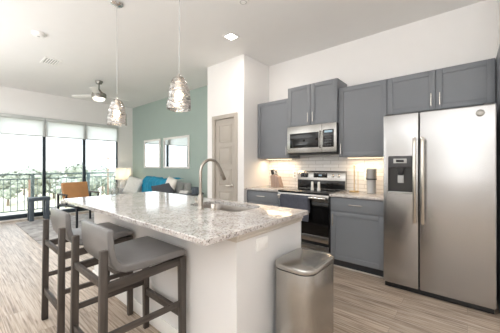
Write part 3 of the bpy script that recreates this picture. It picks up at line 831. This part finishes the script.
# kitchen-side fronts (seen edge-on past the end panel)
nx = 4
for k in range(nx):
    a = BX0 + (BX1 - BX0) * k / nx + .004; b = BX0 + (BX1 - BX0) * (k + 1) / nx - .004
    mb = MB(); st = .058; y = BY1 + .018
    mb.box(a, b, y - .017, y - .009, .11, .86)
    mb.box(a, a + st, y - .017, y, .11, .86, .002); mb.box(b - st, b, y - .017, y, .11, .86, .002); mb.box(a + st, b - st, y - .017, y, .11, .11 + st, .002); mb.box(a + st, b - st, y - .017, y, .86 - st, .86, .002)
    dd_ = mb.build('door', M['cab'], t)
    MB().tube([(a + .04, y + .026, .72), (a + .04, y + .026, .86)], .0055, 8).tube([(a + .04, y, .74), (a + .04, y + .026, .74)], .0045, 6).tube([(a + .04, y, .84), (a + .04, y + .026, .84)], .0045, 6).build('handle', M['nickel'], dd_)
# outlet on the island end
pl = MB().box(BX1 + .0005, BX1 + .007, 1.237, 1.355, .735, .813, .002).build('outlet_plate', M['white'], t)
for q in (1.268, 1.324):
    MB().box(BX1 + .0065, BX1 + .0085, q - .016, q + .016, .757, .791, .002).build('socket', M['white'], pl)
# worktop with the sink cut-out
SX0, SX1, SY0, SY1 = -1.94, -1.335, 1.405, 1.768
bm = bmesh.new()
outer = rrect(IX0, IX1, IY0, IY1, .012, 3); inner = rrect(SX0, SX1, SY0, SY1, .09, 8)
rings = {}
def ring(pts, z): return [bm.verts.new((a, b, z)) for a, b in pts]
outer2 = rrect(IX0 + .004, IX1 - .004, IY0 + .004, IY1 - .004, .010, 3)
O0, O1, O2 = ring(outer, .884), ring(outer, IZ - .004), ring(outer2, IZ)
I0, I2 = ring(inner, .884), ring(inner, IZ)
for P, Q in ((O0, O1), (O1, O2), (I0, I2)):
    for i in range(len(P)): bm.faces.new((P[i], P[(i + 1) % len(P)], Q[(i + 1) % len(P)], Q[i]))
E_ = lambda P: [bm.edges.get((P[i], P[(i + 1) % len(P)])) for i in range(len(P))]
bmesh.ops.triangle_fill(bm, edges=E_(O2) + E_(I2), use_beauty=True); bmesh.ops.triangle_fill(bm, edges=E_(O0) + E_(I0), use_beauty=True)
mb = MB(); mb.bm.free(); mb.bm = bm
tag(mb.build('island_worktop', M['granite'], loc=((IX0 + IX1) / 2, (IY0 + IY1) / 2, .884), angle=30), 'long speckled light granite worktop of the island', 'worktop')
# undermount sink
bm = bmesh.new(); mb = MB(); mb.bm.free(); mb.bm = bm
def sk(e, z, r): return ring(rrect(SX0 - e, SX1 + e, SY0 - e if e < .012 else SY0 - e, SY1 + min(e, .006), r, 8), z)
lv = [sk(.02, .8835, .1), sk(.004, .8835, .09), sk(.0, .870, .088), sk(-.008, .72, .08), sk(-.03, .695, .07), sk(-.12, .690, .05)]
for P, Q in zip(lv, lv[1:]):
    for i in range(len(P)): bm.faces.new((P[i], P[(i + 1) % len(P)], Q[(i + 1) % len(P)], Q[i]))
bm.faces.new(lv[-1])
t = thing('sink', ((SX0 + SX1) / 2, (SY0 + SY1) / 2, .69), 'undermount stainless steel sink set in the island worktop', 'sink')
mb.build('basin', M['sink'], t)
MB().lathe([(0, .0015), (.03, .0015), (.042, .004), (.045, .001)], ((SX0 + SX1) / 2, 1.6, .690), 24).build('drain', M['chrome'], t)
# faucet
fx, fy = -1.663, 1.338
t = thing('faucet', (fx, fy, IZ), 'brushed nickel gooseneck pull-down faucet standing behind the sink', 'faucet')
MB().lathe([(0, .0), (.030, .0), (.030, .006), (.024, .012), (.021, .03), (.021, .10), (.015, .118), (0, .118)], (fx, fy, IZ + .0005), 24).build('base', M['tapmetal'], t)
pts = [(fx, fy, IZ + .11), (fx, fy, 1.10), (fx, fy, 1.205)]
ra = .108
for k in range(1, 13):
    a = R(180 - 157 * k / 12); pts.append((fx, fy + ra + ra * math.cos(a), 1.21 + ra * math.sin(a)))
MB().tube(pts, .0125, 14).build('spout', M['tapmetal'], t)
e = Vector(pts[-1]); dv = (e - Vector(pts[-2])).normalized()
hd = MB().tube([e - dv * .002, e + dv * .012, e + dv * .07, e + dv * .118, e + dv * .125], [.0135, .0155, .0175, .0195, .017], 14).build('spray_head', M['tapmetal'], t)
MB().box(fx - .006, fx + .006, e.y + .018, e.y + .026, e.z - .07, e.z - .03, .002).build('spray_button', M['blackp'], hd)
lv_ = MB().tube([(fx - .015, fy, IZ + .05), (fx - .05, fy, IZ + .05)], .013, 12)
lv_.tube([(fx - .042, fy, IZ + .05), (fx - .062, fy + .005, IZ + .055), (fx - .085, fy + .01, IZ + .085)], [.008, .008, .0055], 8)
lv_.build('lever', M['tapmetal'], t)
sx, sy = -1.535, 1.362
t = thing('soap_dispenser', (sx, sy, IZ), 'short nickel cap on the worktop beside the faucet', 'sink fitting')
MB().lathe([(0, 0), (.024, 0), (.024, .005), (.0205, .008), (0, .008)], (sx, sy, IZ + .0005), 20).build('base_ring', M['nickel'], t)
MB().lathe([(0, .008), (.019, .008), (.019, .046), (.0165, .05), (0, .051)], (sx, sy, IZ + .0005), 20).build('cap', M['nickel'], t)
# glass bud vase at the far end of the island
vx, vy = -3.22, 1.30
tag(MB().lathe([(0, .001), (.036, .001), (.042, .012), (.044, .06), (.036, .09), (.018, .112), (.016, .14), (.020, .15), (.017, .15), (.013, .138), (.015, .112), (.033, .088), (.041, .06), (.039, .014), (0, .008)], (vx, vy, IZ), 28).build('glass_vase', M['vase'], loc=(vx, vy, IZ)), 'small clear glass vase at the far end of the island', 'vase')

# trash can
CX0, CX1, CY0, CY1 = -.978, -.690, 1.350, 1.770
t = thing('trash_can', ((CX0 + CX1) / 2, (CY0 + CY1) / 2, 0), 'brushed stainless step trash can beside the island end', 'trash can')
MB().prism(rrect(CX0 + .004, CX1 - .004, CY0 + .004, CY1 - .004, .085, 8), .022, .613, 'z', .003).build('body', M['steelv'], t)
MB().prism(rrect(CX0 + .006, CX1 - .006, CY0 + .006, CY1 - .006, .083, 8), .001, .0215, 'z').build('base', M['blackp'], t)
MB().prism(rrect(CX0 + .006, CX1 - .006, CY0 + .006, CY1 - .006, .083, 8), .614, .6215, 'z').build('seal', M['blackp'], t)
bm = bmesh.new(); mb = MB(); mb.bm.free(); mb.bm = bm
lv = []
for e_, z, r_ in ((0, .622, .089), (-.0, .640, .089), (.003, .646, .087), (.010, .6515, .082), (.04, .660, .06), (.10, .667, .03), (.13, .668, .008)):
    lv.append(ring(rrect(CX0 + e_, CX1 - e_, CY0 + e_, CY1 - e_, r_, 8), z))
for P, Q in zip(lv, lv[1:]):
    for i in range(len(P)): bm.faces.new((P[i], P[(i + 1) % len(P)], Q[(i + 1) % len(P)], Q[i]))
bm.faces.new(lv[-1]); bm.faces.new(lv[0])
mb.build('lid', M['steelv'], t, angle=60)
MB().box(CX1 - .002, CX1 + .045, (CY0 + CY1) / 2 - .07, (CY0 + CY1) / 2 + .07, .012, .026, .004).build('pedal', M['blackp'], t)

# ------------------------------------------------------------------ counter stools
def make_stool(loc, label):
    t = thing('counter_stool', loc, label, 'stool', 'counter stools at the island', world=False)
    # upholstered shell: one pad curving from the back into the seat
    path = [(-.200, .908), (-.197, .85), (-.192, .79), (-.180, .742), (-.155, .707), (-.115, .690), (-.03, .686), (.08, .690), (.17, .695), (.248, .696)]
    th = .052; up_, dn = [], []
    for i, p in enumerate(path):
        a = Vector(path[max(i - 1, 0)]); b = Vector(path[min(i + 1, len(path) - 1)]); tv = (b - a).normalized(); nv = Vector((-tv.y, tv.x))
        if nv.y < 0 and i > 5: nv = -nv
        k = (.034, .034, .035, .038, .043, .048, .05, .05, .049, .042)[i]
        up_.append(tuple(Vector(p) + nv * k / 2)); dn.append(tuple(Vector(p) - nv * k / 2))
    tip = [(path[-1][0] + .014, path[-1][1] + .006), (path[-1][0] + .014, path[-1][1] - .008)]
    top = [(path[0][0] - .010, path[0][1] + .012), (path[0][0] + .010, path[0][1] + .012)]
    poly = up_ + tip + dn[::-1] + top
    pad = MB().prism(poly, -.236, .236, 'x', .010, 3)
    for v in pad.bm.verts: v.co.x *= (.229 + .078 * v.co.y) / .236
    pad.build('seat_pad', M['leather'], t, angle=32)
    for sx_ in (-1, 1):
        MB().bar((sx_ * .230, -.248, .001), (sx_ * .226, -.240, .825), .033, .044, .034, .038, .005).build('leg', M['swood'], t)
        MB().bar((sx_ * .241, .238, .001), (sx_ * .239, .234, .668), .034, .040, .040, .046, .004).build('leg', M['swood'], t)
        MB().bar((sx_ * .228, -.235, .622), (sx_ * .236, .235, .645), .026, .05, bev=.003).build('side_rail', M['swoodh'], t)
        MB().bar((sx_ * .229, -.240, .365), (sx_ * .238, .232, .365), .022, .034, bev=.003).build('side_stretcher', M['swoodh'], t)
    MB().box(-.222, .222, .226, .252, .265, .315, .003).build('foot_rail', M['swoodh'], t)
    MB().box(-.212, .212, -.256, -.234, .215, .262, .003).build('back_stretcher', M['swoodh'], t)
    MB().box(-.21, .21, -.252, -.230, .622, .66, .003).build('back_rail', M['swoodh'], t)
    MB().box(-.222, .222, .222, .248, .61, .662, .003).build('front_rail', M['swoodh'], t)
    return t
s1 = make_stool((-1.68, .77, 0), 'grey leather counter stool nearest the camera, in front')
s2 = copy_tree(s1); s2.location = (-2.432, .77, 0); s2['label'] = 'grey leather counter stool farther back, nearer the windows'

# ------------------------------------------------------------------ pendants over the island
def pendant(x, y, label, zb):
    t = thing('pendant_light', (x, y, CEIL), label, 'pendant lamp', 'glass pendants over the island')
    MB().lathe([(0, -.001), (.062, -.001), (.064, -.012), (.05, -.024), (.012, -.03), (0, -.03)], (x, y, CEIL), 28).build('canopy', M['chrome'], t)
    MB().tube([(x, y, CEIL - .028), (x + .004, y, 2.6), (x, y, 2.05)], .0035, 6).build('cord', M['lgrey'], t)
    MB().lathe([(0, .03), (.010, .03), (.013, .012), (.02, .004), (.022, -.06), (.016, -.075), (0, -.075)], (x, y, zb + .27), 20).build('socket', M['nickel'], t)
    wob = lambda a, z: .018 * math.sin(3 * a + z * 38) + .014 * math.sin(7 * a - z * 61) + .010 * math.sin(11 * a + z * 120)
    prof = [(.016, .276), (.036, .272), (.052, .260), (.066, .240), (.080, .205), (.091, .160), (.099, .110), (.104, .060), (.106, .025), (.104, .0)]
    fine = []
    for (r0, z0), (r1, z1) in zip(prof, prof[1:]):
        for k in range(3): fine.append(((r0 + (r1 - r0) * k / 3) * .93, z0 + (z1 - z0) * k / 3))
    fine.append((prof[-1][0] * .93, prof[-1][1]))
    MB().lathe(fine, (x, y, zb), 48, wob=wob).build('shade', M['pglass'], t, angle=180)
    MB().sphere((x, y, zb + .125), .034, (1, 1, 1.25)).build('bulb', M['bulb'], t)
pendant(-1.84, 1.255, 'smoky swirled glass pendant lamp nearest the camera', 1.735)
pendant(-2.915, 1.197, 'smoky swirled glass pendant lamp farther away, near the ceiling fan', 1.71)

# ------------------------------------------------------------------ ceiling things
mx, my = -5.89, 2.06
t = thing('ceiling_fan', (mx, my, CEIL), 'brushed nickel ceiling fan with white blades and lit bowl', 'ceiling fan')
MB().lathe([(0, -.001), (.07, -.001), (.072, -.02), (.05, -.062), (.016, -.07), (0, -.07)], (mx, my, CEIL), 28).build('canopy', M['fannickel'], t)
MB().tube([(mx, my, CEIL - .065), (mx, my, 2.84)], .012, 10).build('downrod', M['fannickel'], t)
MB().lathe([(0, 2.86), (.025, 2.86), (.04, 2.83), (.07, 2.80), (.125, 2.775), (.138, 2.75), (.138, 2.69), (.128, 2.675), (0, 2.675)], (mx, my, 0), 36).build('motor_housing', M['fannickel'], t)
MB().lathe([(.115, 2.674), (.112, 2.655), (.09, 2.63), (.05, 2.614), (0, 2.61)], (mx, my, 0), 32).build('light_bowl', M['fanlight'], t)
for a in (211, 331, 91):
    ca, sa = math.cos(R(a)), math.sin(R(a))
    mb = MB()
    mb.prism([(.13, -.045), (.22, -.062), (.50, -.07), (.60, -.062), (.62, -.03), (.62, .03), (.60, .06), (.50, .062), (.22, .055), (.13, .045)], -.004, .004, 'z', .002)
    bmesh.ops.transform(mb.bm, matrix=Matrix.Translation((mx, my, 2.735)) @ Matrix.Rotation(R(a), 4, 'Z') @ Matrix.Rotation(R(11), 4, 'X'), verts=mb.bm.verts[:])
    mb.build('blade', M['fanblade'], t)
t = thing('smoke_detector', (-4.365, .79, CEIL), 'round white smoke detector on the ceiling at left', 'smoke detector')
MB().lathe([(0, -.001), (.075, -.001), (.075, -.014), (.062, -.04), (.03, -.046), (0, -.046)], (-4.365, .79, CEIL), 32).build('housing', M['white'], t)
MB().lathe([(.0, -.0465), (.016, -.0465), (.014, -.05), (0, -.05)], (-4.365, .79, CEIL), 16).build('button', M['lgrey'], t)
vx_, vy_ = -5.39, 1.145
t = thing('air_vent', (vx_, vy_, CEIL), 'white slotted rectangular air vent on the ceiling', 'air vent')
mb = MB(); a, b = .175, .118
for x0, x1, y0, y1 in ((-a, a, -b, -b + .03), (-a, a, b - .03, b), (-a, -a + .03, -b + .03, b - .03), (a - .03, a, -b + .03, b - .03)):
    mb.box(vx_ + x0, vx_ + x1, vy_ + y0, vy_ + y1, CEIL - .012, CEIL - .001, .003)
mb.build('frame', M['white'], t)
MB().box(vx_ - .143, vx_ + .143, vy_ - .086, vy_ + .086, CEIL - .004, CEIL - .001).build('duct', M['dgrey'], t)
for k in range(5):
    y = vy_ - .066 + k * .033
    mb = MB().box(-.142, .142, -.0095, .0095, -.001, .001)
    bmesh.ops.transform(mb.bm, matrix=Matrix.Translation((vx_, y, CEIL - .009)) @ Matrix.Rotation(R(-20), 4, 'X'), verts=mb.bm.verts[:])
    mb.build('slat', M['white'], t)
def downlight(x, y, label, power=8):
    t = thing('recessed_light', (x, y, CEIL), label, 'ceiling light', 'recessed square ceiling lights')
    mb = MB(); a = .085
    for x0, x1, y0, y1 in ((-a, a, -a, -a + .02), (-a, a, a - .02, a), (-a, -a + .02, -a + .02, a - .02), (a - .02, a, -a + .02, a - .02)):
        mb.box(x + x0, x + x1, y + y0, y + y1, CEIL - .008, CEIL - .001, .002)
    mb.build('trim_ring', M['white'], t)
    MB().box(x - a + .02, x + a - .02, y - a + .02, y + a - .02, CEIL - .006, CEIL - .002).build('lens', M['led'], t)
    area('downlight_glow', (0, 0, -.012), (0, 0, 0), .13, .13, power, (1, .93, .84), parent=t)
downlight(-2.468, 2.515, 'small square recessed light glowing in the ceiling before the pantry')
t = thing('ceiling_cover', (-1.84, 2.06, CEIL), 'round white cover plate at the top edge of the ceiling', 'ceiling fitting')
MB().lathe([(0, -.001), (.06, -.001), (.06, -.006), (.045, -.012), (0, -.012)], (-1.84, 2.06, CEIL), 28).build('plate', M['white'], t)
MB().lathe([(.03, -.0122), (.034, -.015), (.038, -.0122)], (-1.84, 2.06, CEIL), 24).build('ring', M['lgrey'], t)

# ------------------------------------------------------------------ living room
tag(MB().box(-7.55, -5.05, .96, 2.72, .0005, .012, .004).build('area_rug', M['rug'], loc=(-6.3, 2.03, 0)), 'distressed grey area rug under the tan armchair', 'rug')
# mirrors
for x0, x1, lab in ((-7.148, -6.285, 'white framed mirror on the green wall, nearer the windows'), (-6.113, -5.01, 'white framed mirror on the green wall, nearer the pantry')):
    z0, z1 = 1.19, 1.985
    t = thing('wall_mirror', ((x0 + x1) / 2, YW - .002, z0), lab, 'mirror', 'framed mirrors on the green wall')
    mb = MB(); w_ = .05
    for a, b, c, d_ in ((x0, x1, z0, z0 + w_), (x0, x1, z1 - w_, z1), (x0, x0 + w_, z0 + w_, z1 - w_), (x1 - w_, x1, z0 + w_, z1 - w_)):
        mb.box(a, b, YW - .036, YW - .002, c, d_, .003)
    mb.build('frame', M['trim'], t)
    MB().box(x0 + w_ - .003, x1 - w_ + .003, YW - .020, YW - .012, z0 + w_ - .003, z1 - w_ + .003).build('mirror_glass', M['mirror'], t)
# sofa
S0, S1 = -6.98, -4.72
t = thing('sofa', ((S0 + S1) / 2, 3.2, 0), 'light grey sofa against the green wall under the mirrors', 'sofa')
MB().box(S0 + .02, S1 - .02, 2.78, 3.66, .12, .32, .02).build('base', M['sofa'], t)
MB().box(S0 + .16, S1 - .16, 3.50, 3.68, .32, .86, .04, 3).build('backrest', M['sofa'], t)
for x in (S0, S1 - .17): MB().box(x, x + .17, 2.76, 3.67, .12, .66, .035, 3).build('arm', M['sofa'], t)
n = 3; w_ = (S1 - S0 - .36) / n
for k in range(n):
    x = S0 + .18 + k * w_
    MB().box(x + .004, x + w_ - .004, 2.77, 3.40, .322, .47, .04, 3).build('seat_cushion', M['sofa'], t)
    MB().box(x + .004, x + w_ - .004, 3.30, 3.495, .472, .90, .06, 3).build('back_cushion', M['sofa'], t)
for x in (S0 + .1, S1 - .1):
    for y in (2.85, 3.58): MB().tube([(x, y, .001), (x, y, .125)], [.018, .026], 10).build('leg', M['dwood'], t)
# blue throw over the sofa back
def throw(u, v):
    x = -6.52 + 1.42 * u + .03 * math.sin(v * 5 + u * 3)
    s_ = v * .95
    fold = .022 * math.sin(u * 21 + v * 4) + .012 * math.sin(u * 47)
    if s_ < .20: y, z = 3.52, .80 + .128 * s_ / .20
    elif s_ < .42: y, z = 3.52 - (s_ - .20), .928
    else: y, z = 3.272 - .01, .928 - (s_ - .42) * .85
    return (x, y - (abs(fold) if s_ >= .42 else 0), z + (abs(fold) * 1.2 + .01 if .1 < s_ < .5 else 0) + .02 * math.sin(u * 9) * (s_ > .15 and s_ < .5))
# the throw lies over the cushions' front and top
def throw2(u, v):
    x = -6.40 + 1.45 * u + .03 * math.sin(v * 5 + u * 3)
    fold = .016 * math.sin(u * 23 + v * 4) + .010 * math.sin(u * 51 + 1) + .026
    prof = [(3.49, .915), (3.42, .918), (3.36, .918), (3.315, .905), (3.29, .87), (3.285, .80), (3.283, .70), (3.28, .60), (3.278, .53)]
    q = v * (len(prof) - 1); i = min(int(q), len(prof) - 2); f_ = q - i
    y = prof[i][0] + (prof[i + 1][0] - prof[i][0]) * f_; z = prof[i][1] + (prof[i + 1][1] - prof[i][1]) * f_
    up = 1 - min(1, max(0, (v - .3) / .2))
    return (x, y - fold * (1 - up), z + (fold + .018 * math.sin(u * 7 + .6) + .01) * up)
tag(MB().grid(throw2, 70, 32, .006).build('throw_blanket', M['blue'], loc=(-5.8, 3.38, .5), angle=180), 'turquoise blue throw draped over the sofa back', 'blanket')
rot = lambda rz, rx, ry=0: Matrix.Rotation(R(rz), 4, 'Z') @ Matrix.Rotation(R(rx), 4, 'X') @ Matrix.Rotation(R(ry), 4, 'Y')
def pil(c, w_, h_, th_, r_, mat, lab):
    tag(MB().pillow(c, w_, h_, th_, r_).build('throw_pillow', mat, loc=c, angle=180), lab, 'pillow', 'throw pillows on the sofa')
pil((-6.52, 3.08, .74), .42, .48, .15, rot(40, -22, 14), M['pil_w'], 'woven white pillow leaning at the lamp end of the sofa')
pil((-4.98, 3.0, .70), .48, .40, .14, rot(42, -32, -14), M['pil_d'], 'charcoal pillow at the right end of the sofa')
pil((-5.0, 3.17, .78), .36, .46, .15, rot(0, -14, 12), M['cream'], 'pale cream pillow behind the charcoal pillow on the sofa')
# lamp table
t = thing('end_table', (-7.52, 3.28, 0), 'grey washed wood end table holding the lamp by the window', 'end table')
MB().box(-7.86, -7.16, 3.0, 3.56, .535, .59, .004).build('top', M['gwood'], t)
MB().box(-7.82, -7.20, 3.04, 3.52, .13, .155, .003).build('shelf', M['gwood'], t)
for x in (-7.83, -7.24):
    for y in (3.03, 3.48): MB().box(x, x + .05, y, y + .05, .001, .534, .003).build('leg', M['gwood'], t)
lx, ly = -7.53, 3.27
t = thing('table_lamp', (lx, ly, .5905), 'white table lamp with a drum shade in the far corner', 'lamp')
MB().lathe([(0, 0), (.075, 0), (.078, .01), (.06, .03), (.085, .10), (.09, .15), (.06, .22), (.022, .27), (.016, .33), (0, .33)], (lx, ly, .5905), 28).build('base', M['shaker'], t)
MB().lathe([(.205, .275), (.20, .60)], (lx, ly, .5905), 40).build('shade', M['lampshade'], t)
MB().sphere((lx, ly, 1.02), .04, (1, 1, 1.2)).build('bulb', emit('lamp_bulb_glow', (1, .84, .62, 1), 36), t)
# right side table with books and a mug
t = thing('side_table', (-4.42, 3.33, 0), 'charcoal round side table beside the right end of the sofa', 'side table')
MB().lathe([(0, .66), (.245, .66), (.25, .666), (.25, .678), (.245, .684), (0, .684)], (-4.42, 3.33, 0), 40).build('top', M['dwood'], t)
for k in range(3):
    a = R(30 + 120 * k); MB().tube([(-4.42 + .2 * math.cos(a), 3.33 + .2 * math.sin(a), .001), (-4.42 + .16 * math.cos(a), 3.33 + .16 * math.sin(a), -.0 + .662)], [.014, .018], 10).build('leg', M['dwood'], t)
bz = .6845
for k, (w_, d_, h_, rz, mat, lab) in enumerate(((.25, .18, .03, 8, 'cream', 'pale book at the bottom of the stack on the charcoal side table'), (.23, .17, .028, 20, 'gwood', 'greyish book on top of the stack on the charcoal side table'))):
    mtx = Matrix.Translation((-4.535, 3.27, bz)) @ Matrix.Rotation(R(rz), 4, 'Z')
    tb = thing('book', (-4.535, 3.27, bz), lab, 'book', 'books on the side table')
    mb = MB().box(-w_ / 2, w_ / 2, -d_ / 2, d_ / 2, 0, .003).box(-w_ / 2, w_ / 2, -d_ / 2, d_ / 2, h_ - .003, h_).box(-w_ / 2, w_ / 2, d_ / 2 - .003, d_ / 2, .003, h_ - .003)
    bmesh.ops.transform(mb.bm, matrix=mtx, verts=mb.bm.verts[:]); mb.build('cover', M[mat], tb)
    mb = MB().box(-w_ / 2 + .006, w_ / 2 - .006, -d_ / 2 + .006, d_ / 2 - .0035, .0031, h_ - .0031)
    bmesh.ops.transform(mb.bm, matrix=mtx, verts=mb.bm.verts[:]); mb.build('pages', M['white'], tb)
    bz += h_ + .0005
t = thing('planter', (-4.29, 3.33, .6845), 'dark blue grey cylindrical pot on the charcoal side table', 'pot')
MB().lathe([(0, 0), (.076, 0), (.084, .008), (.09, .13), (.083, .13), (.076, .02), (0, .015)], (-4.29, 3.33, .6845), 28).build('pot', M['etable'], t)
MB().lathe([(0, .10), (.0805, .10)], (-4.29, 3.33, .6845), 28).build('soil', M['toe'], t)
# slate side table by the glass
t = thing('accent_table', (-7.58, 1.39, .0), 'small slate grey wooden table standing by the glass wall', 'side table')
MB().box(-7.70, -7.42, 1.18, 1.56, .46, .535, .004).build('top', M['etable'], t)
for x in (-7.69, -7.50):
    for y in (1.19, 1.475): MB().box(x, x + .07, y, y + .075, .0125 if x > -7.55 else .0125, .459, .003).build('leg', M['etable'], t)
# tan leather armchair
t = thing('armchair', (-6.37, 1.93, .0125), 'tan leather armchair with dark slim frame by the windows', 'armchair', world=False)
t.rotation_euler.z = R(11)       # local +x is the way it faces
hw, dpth = .33, .385
for sy_ in (-1, 1):
    MB().box(-dpth, -dpth + .035, sy_ * hw - .0175, sy_ * hw + .0175, 0, .66, .004).build('leg', M['blackm'], t)
    MB().box(dpth - .035, dpth, sy_ * hw - .0175, sy_ * hw + .0175, 0, .40, .004).build('leg', M['blackm'], t)
    MB().box(-dpth + .036, dpth - .0, sy_ * hw - .0175, sy_ * hw + .0175, .401, .435, .004).build('side_rail', M['blackm'], t)
    MB().bar((-dpth + .02, sy_ * hw, .645), (-.02, sy_ * hw, .635), .05, .026).build('armrest', M['swoodh'], t)
    MB().box(-.05, -.02, sy_ * hw - .013, sy_ * hw + .013, .436, .622, .003).build('arm_post', M['blackm'], t)
MB().box(dpth - .034, dpth - .004, -hw + .018, hw - .018, .38, .434, .004).build('front_rail', M['blackm'], t)
MB().box(-dpth + .004, -dpth + .034, -hw + .018, hw - .018, .38, .434, .004).build('back_rail', M['blackm'], t)
MB().box(-dpth + .05, dpth - .006, -hw + .022, hw - .022, .4355, .50, .025, 3).build('seat_cushion', M['cream'], t)
mb = MB()
def bk(u, v):
    y = -.27 + .54 * u; z = .505 + .385 * v
    return (-.30 - .10 * v - .018 * math.cos((u - .5) * 3) + .02, y * (1 - .04 * v), z)
mb.box(-.03, .03, -.27, .27, 0, .385, .026, 3)
bmesh.ops.transform(mb.bm, matrix=Matrix.Translation((-.30, 0, .503)) @ Matrix.Rotation(R(-13), 4, 'Y'), verts=mb.bm.verts[:])
mb.build('backrest', M['tan'], t)
